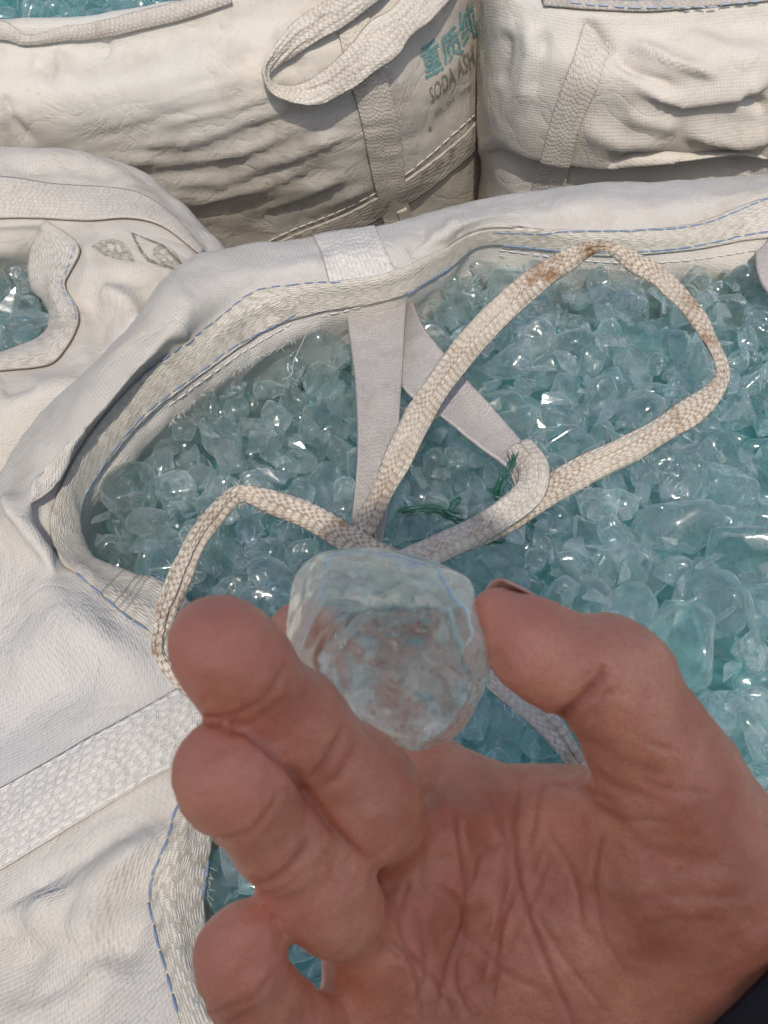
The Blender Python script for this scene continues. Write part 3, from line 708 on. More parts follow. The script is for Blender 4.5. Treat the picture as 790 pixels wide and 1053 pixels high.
# the print: characters and words, laid on the cloth
def text_on(name, bvh, body, quad, mat, lift=.0012, bold=.014):
    """quad: photo positions of the text box corners, lower left, lower right, upper right, upper left"""
    c = bpy.data.curves.new(name, 'FONT'); c.body = body; c.resolution_u = 2; c.offset = bold
    o = bpy.data.objects.new(name, c); COL.objects.link(o)
    dg = bpy.context.evaluated_depsgraph_get(); me = bpy.data.meshes.new_from_object(o.evaluated_get(dg))
    bpy.data.objects.remove(o); bpy.data.curves.remove(c)
    bm = bmesh.new(); bm.from_mesh(me); bpy.data.meshes.remove(me)
    bmesh.ops.remove_doubles(bm, verts=bm.verts, dist=1e-5)
    bmesh.ops.triangulate(bm, faces=bm.faces)
    bmesh.ops.subdivide_edges(bm, edges=[e for e in bm.edges if e.calc_length() > .12], cuts=2)
    bmesh.ops.triangulate(bm, faces=bm.faces)
    V = np.array([v.co[:2] for v in bm.verts]); Fc = [[v.index for v in f.verts] for f in bm.faces]; bm.free()
    lo, hi = V.min(0), V.max(0)
    s = (V - lo) / (hi - lo)
    a, b, c2, d = [np.array(q, float) for q in quad]
    px = (1 - s[:, :1]) * (1 - s[:, 1:]) * a + s[:, :1] * (1 - s[:, 1:]) * b + s[:, :1] * s[:, 1:] * c2 + (1 - s[:, :1]) * s[:, 1:] * d
    return mesh_obj(name, drape_px(bvh, px, lift), Fc, mat, None, None, False)
for ch, quad in [('重', [(437, 81), (456, 71), (449, 37), (430, 49)]), ('质', [(457, 68), (477, 54), (469, 24), (450, 38)]), ('纯', [(476, 50), (492, 33), (485, -1), (468, 16)])]:
    bparts.append(text_on('printed_character', bbv, ch, quad, INK_TEAL))
bparts.append(text_on('printed_lettering', bbv, 'SODA ASH D', [(443, 107), (498, 58), (495, 37), (440, 91)], INK_GREY))
g = Geo()
vv, ff = [], []
for k in range(9):
    x = 447 + k * 4.2; y = 119 - k * 3.3
    if k in (2, 5): continue
    polys = [[(x, y), (x + 3, y - 2.2), (x + 2.6, y - 6), (x - .4, y - 3.6)], [(x + .8, y - 1.4), (x + 2, y - 2.3), (x + 1.7, y - 4.2), (x + .5, y - 3.4)]]
    V2, F2 = fill2(polys, .45); g.add(drape_px(bbv, V2, .0012), F2)
V2, F2 = fill2([[(441, 135), (444, 133), (443, 130), (440, 131)]], .5); g.add(drape_px(bbv, V2, .0012), F2)
bparts.append(g.build('printed_line', INK_GREY))
into(back, bparts)

back2 = bag_root('bulk_bag', (.45, 1.45, G0), 'dusty cream bulk bag at the upper right with one slanting webbing strap')
cc = [(484, 1.22, 1.22, 1.25), (492, 1.10, 1.08, 1.12), (500, 1.03, 1.005, 1.04), (520, .985, .955, .985), (560, .955, .925, .95), (610, .945, .905, .935), (670, .94, .895, .925), (730, .945, .895, .925), (790, .95, .90, .93), (870, .97, .92, .95), (960, 1.0, .96, .99), (1060, 1.06, 1.02, 1.05)]
rim2 = {484: -20, 492: -8, 500: -12, 520: -8, 560: 4, 610: 12, 670: 13, 730: 6, 790: 0, 870: -12, 960: -25, 1060: -40}
c2 = [[] for _ in range(9)]
for x, y0, y1, y2 in cc:
    ry = rim2[x]; rim = Y(x, ry, y0)
    dx = max(0, (520 - x)) * .22
    c2[0].append(rim + np.array([0, .04, -.07])); c2[1].append(rim + np.array([0, .024, -.006])); c2[2].append(rim)
    c2[3].append(Y(x - dx * .2, ry + 26, y0 - .014)); c2[4].append(Y(x - dx * .5, ry + 66, y1)); c2[5].append(Y(x - dx * .6, ry + 112, y1 - .004))
    c2[6].append(Y(x - dx * .5, ry + 160, y1 + .004)); c2[7].append(Y(x - dx * .3, 230, y1 + .028))
    q = Y(x, 235, y2 + .05); q[2] = -.85; c2[8].append(q)
def disp_back2(P, px, U, V):
    return .003 * fbm(P, 9, 18, 3) - .0020 * np.abs(fbm(P, 12, 19, 3)) - .0005 * np.abs(fbm(P, 45, 20, 2)) + creases(px, [
        ([(628, 50), (660, 74), (700, 95)], -.010, 8), ([(640, 40), (690, 66), (740, 80)], .009, 11, 1), ([(650, 90), (700, 108), (760, 100), (800, 80)], .009, 14, 1),
        ([(600, 18), (625, 45), (632, 52)], -.006, 6), ([(690, 30), (740, 52), (800, 60)], .006, 12), ([(700, 140), (760, 150), (800, 140)], .010, 14, 1),
        ([(620, 165), (700, 172), (790, 168)], -.012, 9), ([(640, 120), (700, 134)], .005, 9), ([(540, 15), (548, 60), (530, 120)], .006, 10), ([(520, 30), (512, 90)], -.005, 8), ([(560, 30), (545, 100)], -.005, 8),
        ([(590, 130), (640, 150), (690, 150)], .006, 12), ([(760, 100), (790, 112)], -.008, 6), ([(500, 150), (530, 170), (550, 190)], -.005, 8)])
b2body, b2v = patch('body', c2, 100, 250, FAB_BACK2, None, False, disp_back2, .0016)
p2 = [b2body]
p2.append(strip_on('hem_tape', b2v, [(556, -4), (600, -2), (670, 2), (730, -4), (790, -10), (850, -18)], [(560, 8), (605, 12), (670, 14), (730, 8), (790, 2), (850, -8)], 90, 12, WEB_LEFT, None, .003, .002, bulge=.002))
p2.append(stitch_on('white_stitching', b2v, [[(585, 8), (640, 13), (700, 12), (780, 4)]], plain_mat('pale blue thread', (.35, .42, .50), .7), None, .0008, .010, .004, .006))
p2.append(strip_on('rim_strap', b2v, [(600, 24), (590, 60), (572, 110), (558, 160), (546, 205)], [(627, 48), (617, 82), (601, 120), (588, 165), (578, 208)], 100, 20, WEB_BACK, None, .003, .002, bulge=.001))
into(back2, p2)
# ================================================================== the photographer: hand, arm, head, jacket
def surface_nets(D, org, h):
    """closed surface of a sampled distance field"""
    nx, ny, nz = D.shape
    ins = D < 0
    cs = np.zeros((nx - 1, ny - 1, nz - 1), int); acc = np.zeros(cs.shape + (3,)); cnt = np.zeros(cs.shape)
    corners = [(i, j, k) for i in (0, 1) for j in (0, 1) for k in (0, 1)]
    sl = lambda a, c: a[c[0]:nx - 1 + c[0], c[1]:ny - 1 + c[1], c[2]:nz - 1 + c[2]]
    for a in corners:
        for ax in range(3):
            if a[ax]: continue
            b = list(a); b[ax] = 1; b = tuple(b)
            da, db = sl(D, a), sl(D, b); m = (da < 0) != (db < 0)
            t = np.where(m, da / (da - db + (~m)), 0)
            for q in range(3):
                acc[..., q] += np.where(m, a[q] + (t if q == ax else 0), 0)
            cnt += m
    act = cnt > 0
    ids = -np.ones(cs.shape, int); ids[act] = np.arange(act.sum())
    ijk = np.argwhere(act)
    V = (ijk + acc[act] / cnt[act][:, None]) * h + org
    Fc = []
    for ax in range(3):
        o1, o2 = [(1, 2), (2, 0), (0, 1)][ax]
        a = [slice(None)] * 3; b = [slice(None)] * 3; a[ax] = slice(0, -1); b[ax] = slice(1, None)
        m = ins[tuple(a)] != ins[tuple(b)]; pos = ins[tuple(a)]
        I = np.argwhere(m); 
        keep = (I[:, o1] > 0) & (I[:, o2] > 0) & (I[:, o1] < D.shape[o1] - 1) & (I[:, o2] < D.shape[o2] - 1); I = I[keep]
        e1 = np.zeros(3, int); e1[o1] = 1; e2 = np.zeros(3, int); e2[o2] = 1
        g = lambda d: ids[tuple((I - d).T)]
        q = np.stack([g(e1 + e2), g(e2), g(0 * e1), g(e1)], -1)
        p = pos[tuple(I.T)]
        q = np.where(p[:, None], q, q[:, ::-1]); Fc.append(q[(q >= 0).all(1)])
    return V, np.concatenate(Fc)
def smin(a, b, k):
    h = np.clip(.5 + .5 * (b - a) / k, 0, 1); return b * (1 - h) + a * h - k * h * (1 - h)
class Field:
    def __init__(s, lo, hi, h):
        s.lo, s.h = np.array(lo, float), h
        s.n = tuple(int(math.ceil((b - a) / h)) + 1 for a, b in zip(lo, hi)); s.ax = [s.lo[i] + np.arange(s.n[i]) * h for i in range(3)]
        s.new()
    def new(s):
        return np.full(s.n, .05, np.float32)
    def cone(s, D, a, b, r1, r2, k, flat=None):
        a, b = np.array(a, float), np.array(b, float); R = max(r1, r2) + .022 + k
        sl = tuple(slice(int(max(0, (min(a[i], b[i]) - R - s.lo[i]) / s.h)), int(min(s.n[i], max(0, (max(a[i], b[i]) + R - s.lo[i]) / s.h + 2)))) for i in range(3))
        P = np.stack(np.meshgrid(*[s.ax[i][sl[i]] for i in range(3)], indexing='ij'), -1).astype(np.float32)
        if P.size == 0: return
        ab = b - a; L = ab @ ab + 1e-12
        t = np.clip(((P - a) @ ab) / L, 0, 1)
        v = P - a - t[..., None] * ab
        if flat is not None:                      # (direction, factor): squash the section along a direction
            n, f = flat; n = np.array(n) / np.linalg.norm(n); v = v + (v @ n)[..., None] * n * (1 / f - 1)
        d = np.sqrt((v * v).sum(-1)) - (r1 + (r2 - r1) * t)
        D[sl] = smin(D[sl], d, k) if k > 0 else np.minimum(D[sl], d)
def cs(px, py, d): return np.array([(px - 395) / F * d, -(py - 526.5) / F * d, d])
def chain(fld, D, pts, k):
    for (x0, y0, d0, r0), (x1, y1, d1, r1) in zip(pts[:-1], pts[1:]):
        fld.cone(D, cs(x0, y0, d0), cs(x1, y1, d1), r0 * d0 / F, r1 * d1 / F, k)
fld = Field((-.062, -.205, .132), (.150, -.004, .290), .00125)
mm = .001
palm = fld.new()
for a, b, k in [
    ((475, 862, .2200, 66), (585, 872, .2180, 68), 10), ((440, 930, .2195, 70), (585, 960, .2190, 84), 14),
    ((405, 1010, .2190, 66), (560, 1050, .2200, 90), 14), ((400, 1090, .2180, 64), (640, 1090, .2240, 110), 14),
    ((585, 960, .2190, 90), (700, 1000, .2260, 118), 14), ((690, 980, .2260, 118), (790, 1065, .2280, 122), 14),
    ((790, 1065, .2280, 122), (960, 1240, .2250, 132), 14), ((655, 905, .2120, 86), (735, 985, .2170, 104), 12),
    ((430, 1040, .2150, 56), (520, 1090, .2170, 66), 12), ((465, 900, .2150, 40), (560, 900, .2170, 40), 9), ((452, 856, .2070, 38), (390, 968, .2050, 46), 9), ((390, 968, .2050, 46), (404, 1030, .2080, 50), 9), ((404, 985, .2085, 50), (420, 1080, .2110, 54), 9)]:
    fld.cone(palm, cs(*a[:3]), cs(*b[:3]), a[3] * a[2] / F, b[3] * b[2] / F, k * mm)
def finger(pts, pads, k=4, kp=6):
    D = fld.new(); chain(fld, D, pts, k * mm)
    for x, y, d, r in pads: fld.cone(D, cs(x, y, d), cs(x + .5, y, d), r * d / F, r * d / F, 5 * mm)
    return D
middle = finger([(222, 662, .1590, 46), (250, 690, .1635, 49), (300, 742, .1720, 50), (350, 798, .1815, 54), (380, 832, .1855, 51), (402, 856, .2060, 42), (470, 905, .2240, 46)], [(234, 674, .1595, 48), (370, 820, .1825, 57)])
ring = finger([(226, 790, .1610, 45), (250, 817, .1655, 46), (290, 866, .1735, 45), (324, 906, .1820, 50), (344, 932, .1860, 46), (374, 962, .2070, 40), (440, 995, .2240, 42)], [(236, 800, .1610, 47), (322, 904, .1815, 48)])
pinky = finger([(254, 956, .1740, 31), (246, 982, .1770, 39), (262, 1022, .1830, 40), (300, 1064, .1920, 45), (350, 1090, .2040, 50), (410, 1110, .2180, 52)], [(244, 986, .1760, 39)])
index = finger([(309, 652, .2120, 36), (338, 692, .2180, 42), (396, 752, .2240, 46), (450, 820, .2240, 50), (500, 880, .2230, 56)], [])
thumb = finger([(511, 627, .1870, 27), (540, 654, .1865, 42), (590, 683, .1875, 50), (618, 692, .1890, 54), (652, 736, .1915, 61), (690, 802, .1955, 72), (718, 892, .2040, 98), (744, 985, .2190, 102)], [(552, 678, .1850, 40), (684, 884, .2010, 78), (640, 700, .1880, 50)], 3, 6)
# skin web between thumb and forefinger
web = fld.new()
for a, b in [((500, 838, .2200, 36), (660, 858, .2080, 44)), ((560, 846, .2160, 38), (668, 832, .2040, 42))]:
    fld.cone(web, cs(*a[:3]), cs(*b[:3]), a[3] * a[2] / F, b[3] * b[2] / F, 9 * mm)
hand = smin(palm, web, 9 * mm)
Dh = hand.copy()
for fg, k in ((middle, 1.6), (ring, 2.0), (pinky, 4), (index, 6), (thumb, 8)):
    Dh = np.minimum(Dh, smin(hand, fg, k * mm))
tight = np.minimum(np.minimum(smin(middle, ring, .9 * mm), smin(ring, pinky, .9 * mm)), smin(middle, index, 1.2 * mm))
Dh = np.minimum(Dh, tight)
HV, HF = surface_nets(Dh, fld.lo, fld.h)
# smooth the sampling steps a little
E = np.concatenate([HF[:, [0, 1]], HF[:, [1, 2]], HF[:, [2, 3]], HF[:, [3, 0]]])
deg = np.bincount(E.ravel(), minlength=len(HV))[:, None]
def laplace(V):
    S = np.zeros_like(V)
    for a, b in ((0, 1), (1, 0)):
        for q in range(3): S[:, q] += np.bincount(E[:, a], V[E[:, b], q], len(V))
    return S / np.maximum(deg, 1)
for it in range(6):
    HV = HV + .5 * (laplace(HV) - HV); HV = HV - .52 * (laplace(HV) - HV) if it % 2 else HV
def vnormals(V, Fq):
    n = np.cross(V[Fq[:, 2]] - V[Fq[:, 0]], V[Fq[:, 3]] - V[Fq[:, 1]]); N = np.zeros_like(V)
    for c in range(4):
        for q in range(3): N[:, q] += np.bincount(Fq[:, c], n[:, q], len(V))
    return N / (np.linalg.norm(N, axis=1, keepdims=True) + 1e-15)
def subdivide(V, Fq):
    """one linear subdivision, for room to press the creases"""
    ed = np.sort(np.concatenate([Fq[:, [0, 1]], Fq[:, [1, 2]], Fq[:, [2, 3]], Fq[:, [3, 0]]]), 1)
    u, inv = np.unique(ed, axis=0, return_inverse=True); inv = inv.reshape(4, -1).T + len(V)
    c = len(V) + len(u) + np.arange(len(Fq))
    V2 = np.concatenate([V, V[u].mean(1), V[Fq].mean(1)])
    f = [np.stack([Fq[:, i], inv[:, i], c, inv[:, (i + 3) % 4]], -1) for i in range(4)]
    return V2, np.concatenate(f)
HV, HF = subdivide(HV, HF)
E = np.concatenate([HF[:, [0, 1]], HF[:, [1, 2]], HF[:, [2, 3]], HF[:, [3, 0]]]); deg = np.bincount(E.ravel(), minlength=len(HV))[:, None]
for it in range(3): HV = HV + .5 * (laplace(HV) - HV)
HN = vnormals(HV, HF)
hpx = np.stack([395 + F * HV[:, 0] / HV[:, 2], 526.5 - F * HV[:, 1] / HV[:, 2]], -1)
facing = (HN * -HV).sum(1) / np.linalg.norm(HV, axis=1)
CREASE = [  # (line in photo pixels, depth mm, half-width px, depth range)
    # palm lines
    ([(536, 795), (530, 830), (528, 860), (533, 905), (554, 970), (580, 1030), (600, 1080)], .85, 3.0, (.185, .24)),
    ([(500, 812), (521, 865), (517, 920), (511, 980), (505, 1050)], .7, 2.8, (.185, .24)),
    ([(470, 828), (474, 860), (480, 932), (462, 1000), (448, 1050)], .75, 3.0, (.185, .24)),
    ([(442, 905), (470, 925), (478, 950), (474, 1010), (500, 1060)], .7, 2.8, (.185, .24)),
    ([(398, 963), (430, 990), (455, 1016), (480, 1060)], .6, 2.8, (.185, .24)),
    ([(536, 900), (520, 940), (500, 985), (470, 1053)], .5, 2.6, (.185, .24)),
    ([(548, 930), (580, 985), (630, 1050)], .45, 2.6, (.185, .24)), ([(560, 850), (590, 900), (600, 960)], .4, 2.8, (.185, .24)),
    ([(590, 800), (615, 830), (650, 850)], .6, 6, (.17, .24)), ([(600, 780), (630, 806), (672, 822)], .45, 5, (.17, .24)), ([(604, 758), (640, 782), (690, 800)], .3, 5, (.17, .24)),
    ([(640, 860), (690, 880), (760, 880)], .3, 7, (.17, .24)), ([(690, 905), (720, 890), (770, 895)], .3, 6, (.17, .24)), ([(640, 930), (700, 920), (770, 925)], .25, 6, (.17, .24)),
    ([(425, 930), (440, 990), (425, 1040)], .45, 2.8, (.185, .24)), ([(560, 800), (552, 830), (545, 870)], .45, 2.8, (.185, .24)),
    # roots of the fingers
    ([(533, 903), (515, 950), (512, 985)], .45, 2.6, (.185, .24)), ([(521, 865), (500, 880), (480, 932)], .4, 2.6, (.185, .24)), ([(620, 850), (610, 900), (620, 960), (650, 1010)], .35, 3, (.185, .24)),
    ([(566, 880), (548, 925), (520, 985), (490, 1053)], .4, 2.6, (.185, .24)), ([(458, 840), (440, 880), (436, 920)], .4, 2.8, (.185, .24)), ([(420, 900), (412, 950), (430, 1010), (436, 1060)], .5, 2.8, (.185, .24)),
    ([(384, 960), (410, 985), (440, 990)], .35, 2.6, (.185, .24)), ([(566, 800), (590, 812), (640, 822)], .4, 3, (.185, .24)), ([(655, 800), (690, 812), (735, 815)], .3, 3.5, (.17, .24)), ([(662, 760), (690, 770), (725, 768)], .25, 3.5, (.17, .24)),
    ([(604, 828), (640, 842), (700, 846)], .3, 3, (.17, .24)), ([(655, 955), (700, 945), (750, 950)], .25, 4, (.17, .24)), ([(478, 960), (520, 1000), (560, 1020)], .3, 2.6, (.185, .24)),
    ([(196, 738), (226, 744), (262, 756), (300, 796), (345, 854), (380, 890)], 1.1, 4.5, (.14, .205)),  # gap between middle and ring finger: groove with its shade coloured in
    # middle finger
    ([(200, 742), (222, 740), (250, 735), (270, 722), (286, 700), (296, 676)], .45, 3.4, (.14, .205)), ([(232, 752), (262, 744), (290, 716)], .4, 4, (.14, .205)),
    ([(318, 800), (338, 780), (352, 752)], .7, 5, (.14, .215)), ([(330, 812), (352, 790), (366, 762)], .4, 5, (.14, .215)),
    # ring finger
    ([(184, 858), (206, 862), (230, 862), (256, 854), (276, 834), (286, 812)], .45, 3.2, (.14, .205)), ([(258, 912), (282, 904), (304, 886), (320, 862)], .9, 5, (.14, .21)), ([(268, 922), (292, 912), (318, 890)], .4, 4, (.14, .21)),
    # little finger
    ([(180, 1046), (206, 1042), (236, 1036), (264, 1022), (288, 990)], .5, 3.2, (.14, .215)), ([(210, 1052), (240, 1046), (272, 1030)], .35, 4, (.14, .215)),
    # thumb joint
    ([(562, 752), (580, 736), (598, 722), (616, 700), (624, 682)], 1.5, 6, (.15, .215)), ([(590, 745), (612, 728), (632, 706)], .5, 5, (.15, .215)), ([(600, 700), (612, 682)], .4, 5, (.15, .215))]
off = np.zeros(len(HV)); crs = np.zeros(len(HV))
for line, dep, w, (z0, z1) in CREASE:
    L = cr(np.array(line, float), 6 * len(line)); m = (facing > .05) & (HV[:, 2] > z0) & (HV[:, 2] < z1)
    m &= (hpx[:, 0] > L[:, 0].min() - 40) & (hpx[:, 0] < L[:, 0].max() + 40) & (hpx[:, 1] > L[:, 1].min() - 40) & (hpx[:, 1] < L[:, 1].max() + 40)
    i = np.nonzero(m)[0]
    if not len(i): continue
    d, t, _ = seg_dist(hpx[i], L); env = np.clip(np.minimum(t, 1 - t) * 6, 0, 1) ** .7
    g_ = np.exp(-(d / w) ** 2) * env
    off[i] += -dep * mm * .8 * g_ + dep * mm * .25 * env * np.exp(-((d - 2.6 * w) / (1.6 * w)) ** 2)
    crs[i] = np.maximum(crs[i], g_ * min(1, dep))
# small uneven fullness and fine skin wrinkling
off += .0006 * fbm(HV, 95, 3, 3) + .00012 * fbm(HV, 420, 6, 2) + .00007 * fbm(HV @ np.array([[.7, .7, 0], [-.7, .7, 0], [0, 0, 1.0]]), (900, 260, 400), 8, 2)
HV = HV + HN * off[:, None]
toW = np.stack([RGT, UPV, FWD])                        # camera axes -> world
HW = HV @ toW + EYE
HAND_BVH = bvh_of(HW, HF)

def skin_mat():
    m = M('skin'); tc = m.n('ShaderNodeTexCoord'); co = tc.outputs['Object']
    big = m.noise(38, 4, .55, co); mid = m.noise(150, 4, .6, co); fine = m.noise(700, 3, .6, co)
    c = m.mix(m.ramp(big, [(.36, 0.0), (.64, 1.0)]), (.50, .18, .092), (.80, .365, .215))
    c = m.mix(m.math('MULTIPLY', m.ramp(mid, [(.45, 0.0), (.75, 1.0)]), .45), c, (.60, .18, .125))
    pore = m.noise(1500, 2, .5, co); red = m.noise(80, 3, .5, co, 1.0)
    c = m.mix(m.math('MULTIPLY', m.ramp(red, [(.5, 0.0), (.7, 1.0)]), .35), c, (.68, .21, .135))
    c = m.mix(m.math('MULTIPLY', m.ramp(pore, [(.35, 1.0), (.55, 0.0)]), .22), c, (.40, .13, .085))
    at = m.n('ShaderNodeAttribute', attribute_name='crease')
    c = m.mix(m.math('MULTIPLY', at.outputs['Fac'], .55), c, (.36, .095, .06))  # redder creases, and the painted shade of the middle-ring finger gap
    tip = m.n('ShaderNodeAttribute', attribute_name='flush')
    c = m.mix(m.math('MULTIPLY', tip.outputs['Fac'], .55), c, (.74, .25, .165))
    vo = m.n('ShaderNodeTexVoronoi', feature='DISTANCE_TO_EDGE'); vo.inputs['Scale'].default_value = 900; m.l(co, vo.inputs['Vector'])
    b = m.bump(m.ramp(vo.outputs['Distance'], [(0, 0.0), (.25, 1.0)]), .13, .0004); b = m.bump(fine, .25, .0006, b)
    p = m.n('ShaderNodeBsdfPrincipled'); m.l(c, p.inputs['Base Color']); m.l(b, p.inputs['Normal'])
    m.l(m.ramp(mid, [(.3, .34), (.7, .52)]), p.inputs['Roughness']); p.inputs['Specular IOR Level'].default_value = .6
    p.inputs['Subsurface Weight'].default_value = .35; p.inputs['Subsurface Radius'].default_value = (.006, .0022, .0012); p.inputs['Subsurface Scale'].default_value = .6
    m.l(p.outputs[0], m.out.inputs[0]); return m.m
SKIN = skin_mat()
CLOTH_BLACK = plain_mat('black jacket cloth', (.012, .012, .014), .8, 350, .3)
HAIR = plain_mat('black hair', (.010, .008, .007), .5, 400, .3)

# thumbnail, its edge just showing beyond the tip
NAIL = plain_mat('fingernail', (.62, .36, .28), .3, 300, .12, spec=.5)
na = np.array([.74, -.67, 0]); nn_ = np.array([.42, .46, .78]); nn_ -= na * (nn_ @ na); nn_ /= np.linalg.norm(nn_); nw_ = np.cross(na, nn_)
gN = []
for i in range(16):
    s_ = i / 15.0; r_ = (.0052 + .0030 * s_ ** .7); row = []
    for j in range(15):
        a_ = math.radians(-56 + 112 * j / 14.0)
        tip_ = -.0040 + .0016 * (abs(a_) / .98) ** 2
        row.append(cs(513, 629, .1870) + na * (tip_ + .0125 * s_) + (nn_ * math.cos(a_) + nw_ * math.sin(a_)) * r_ * .93)
    gN.append(row)
nail = mesh_obj('fingernail', np.array(gN).reshape(-1, 3) @ toW + EYE, grid_faces(16, 15), NAIL)
nm_ = nail.modifiers.new('thickness', 'SOLIDIFY'); nm_.thickness = .0005; nm_.offset = 0

# the rest of the body, behind the camera: head, neck, arm and hips, in the world
def body_field(lo, hi, h, cones, k):
    f = Field(lo, hi, h); Dd = f.new() + .1
    for a, b, r1, r2, *fl in cones:
        R = f.cone(Dd, a, b, r1, r2, k, fl[0] if fl else None)
    return surface_nets(Dd, f.lo, f.h)
HC = np.array([.012, -.185, .725])                       # centre of the head, bent over the screen
fwd_h = np.array([.05, .70, -.70]); fwd_h /= np.linalg.norm(fwd_h); up_h = np.array([0, .70, .70])
hp = lambda f, u, s=0: HC + fwd_h * f + up_h * u + RGT * s
head_c = [(hp(-.02, .02), hp(.0, .03), .088, .084), (hp(.02, -.03), hp(.035, -.085), .068, .040), (hp(.075, -.005), hp(.098, -.028), .010, .014),
          (hp(.07, -.062), hp(.078, -.062), .022, .016), (hp(-.01, .0, .080), hp(-.02, -.03, .080), .014, .010), (hp(-.01, .0, -.080), hp(-.02, -.03, -.080), .014, .010),
          (hp(-.03, -.05), np.array([-.01, -.33, .52]), .055, .060), (hp(.072, .02, .032), hp(.072, .02, .03), .012, .012), (hp(.072, .02, -.032), hp(.072, .02, -.03), .012, .012)]
V1, F1 = body_field((-.16, -.42, .44), (.12, -.02, .88), .006, head_c, .012)
allV, allF = np.concatenate([HW, V1]), [list(f) for f in HF] + [[int(i) + len(HW) for i in f] for f in F1]
person = mesh_obj('person', allV, allF, SKIN)
tag(person, "person's bare right hand holding up a clear glass lump, black sleeve at the wrist", 'person')
fl = np.zeros(len(allV)); fl[:len(HW)] = np.max([np.exp(-(np.linalg.norm(HV - cs(*q), axis=1) / .013) ** 2) for q in ((222, 664, .155), (226, 790, .157), (244, 965, .170), (515, 632, .183))], axis=0)
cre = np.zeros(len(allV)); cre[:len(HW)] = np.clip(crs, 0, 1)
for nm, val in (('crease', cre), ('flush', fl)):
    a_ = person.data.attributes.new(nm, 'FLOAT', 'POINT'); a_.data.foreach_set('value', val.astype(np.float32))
nail.parent = person
wr = cs(790, 1050, .226) @ toW + EYE
elbow = np.array([.27, -.17, .16]); sh_r = np.array([.19, -.36, .47]); sh_l = np.array([-.22, -.36, .47])
jk = [(wr + (elbow - wr) * .16, elbow, .044, .056), (elbow, sh_r, .056, .075), (sh_l, np.array([-.29, -.44, .20]), .075, .056), (np.array([-.29, -.44, .20]), np.array([-.20, -.42, -.03]), .056, .05),
      (np.array([-.10, -.38, .44]), np.array([.09, -.38, .44]), .11, .11), (np.array([-.06, -.40, .40]), np.array([-.05, -.47, .0]), .16, .16), (np.array([.04, -.40, .40]), np.array([.03, -.47, .0]), .16, .16), (np.array([-.01, -.34, .50]), np.array([-.01, -.35, .48]), .08, .09)]
V2, F2 = body_field((-.46, -.72, -.24), (.40, .12, .66), .012, jk, .03)
V2 = V2 + .004 * fbm(V2, 14, 41, 3)[:, None] * vnormals(V2, F2)
mesh_obj('jacket', V2, F2, CLOTH_BLACK, person)
V3, F3 = body_field((-.36, -.76, -.92), (.30, -.16, .0), .014, [(np.array([-.12, -.47, -.10]), np.array([-.13, -.45, -.45]), .10, .075), (np.array([-.13, -.45, -.45]), np.array([-.13, -.48, -.84]), .075, .055), (np.array([.10, -.47, -.10]), np.array([.10, -.45, -.45]), .10, .075), (np.array([.10, -.45, -.45]), np.array([.10, -.48, -.84]), .075, .055),
      (np.array([-.13, -.50, -.85]), np.array([-.14, -.36, -.865]), .045, .035), (np.array([.10, -.50, -.85]), np.array([.11, -.36, -.865]), .045, .035)], .03)
mesh_obj('trousers', V3, F3, CLOTH_BLACK, person)
V4, F4 = body_field((-.17, -.36, .62), (.10, -.02, .90), .006, [(hp(-.030, .030), hp(-.004, .045), .093, .086), (hp(-.06, -.02), hp(-.05, .0), .07, .08)], .02)
V4 = V4 + .002 * fbm(V4, 90, 43, 2)[:, None] * vnormals(V4, F4)
mesh_obj('hair', V4, F4, HAIR, person)
# cuff of the sleeve round the wrist
ax = (cs(960, 1228, .2255) - cs(765, 1028, .2265)); ax /= np.linalg.norm(ax)
c0 = cs(706, 952, .2235); e1 = np.cross(ax, [0, 0, 1.0]); e1 /= np.linalg.norm(e1); e2 = np.cross(ax, e1)
nA, nR = 96, 70
ang = np.arange(nA) * 2 * np.pi / nA; G_ = []
for j in range(nR):
    s = j / (nR - 1)
    prof = [(-.000, .0300), (-.0006, .0312)][0] if j == 0 else None
    if j < 6: pos, rad = .012 * (1 - j / 5.0), .0345         # inner lining of the cuff
    elif j < 10: pos, rad = -.0008 * math.sin((j - 5) / 5 * math.pi), .0345 + .0028 * (j - 5) / 4
    else: pos, rad = .10 * ((j - 9) / (nR - 10)) , .0373 + .012 * ((j - 9) / (nR - 10))
    ring_ = c0 + ax * pos + (np.cos(ang)[:, None] * e1 * 1.08 + np.sin(ang)[:, None] * e2 * 1.0) * rad
    ring_ = ring_ + ax * (.012 * (1 + (ring_ - c0 - ax * pos)[:, 2:3] / rad))          # slanted opening
    G_.append(ring_)
G_ = np.array(G_); nn = (G_ - (c0 + ((G_ - c0) @ ax)[..., None] * ax)); nn /= np.linalg.norm(nn, axis=-1, keepdims=True)
G_ = G_ + nn * (.0016 * fbm(G_, (60, 60, 60), 51, 3) * np.clip((np.arange(nR) - 8) / 12, 0, 1)[:, None])[..., None]
mesh_obj('sleeve', G_.reshape(-1, 3) @ toW + EYE, grid_faces(nR, nA, True), CLOTH_BLACK, person)

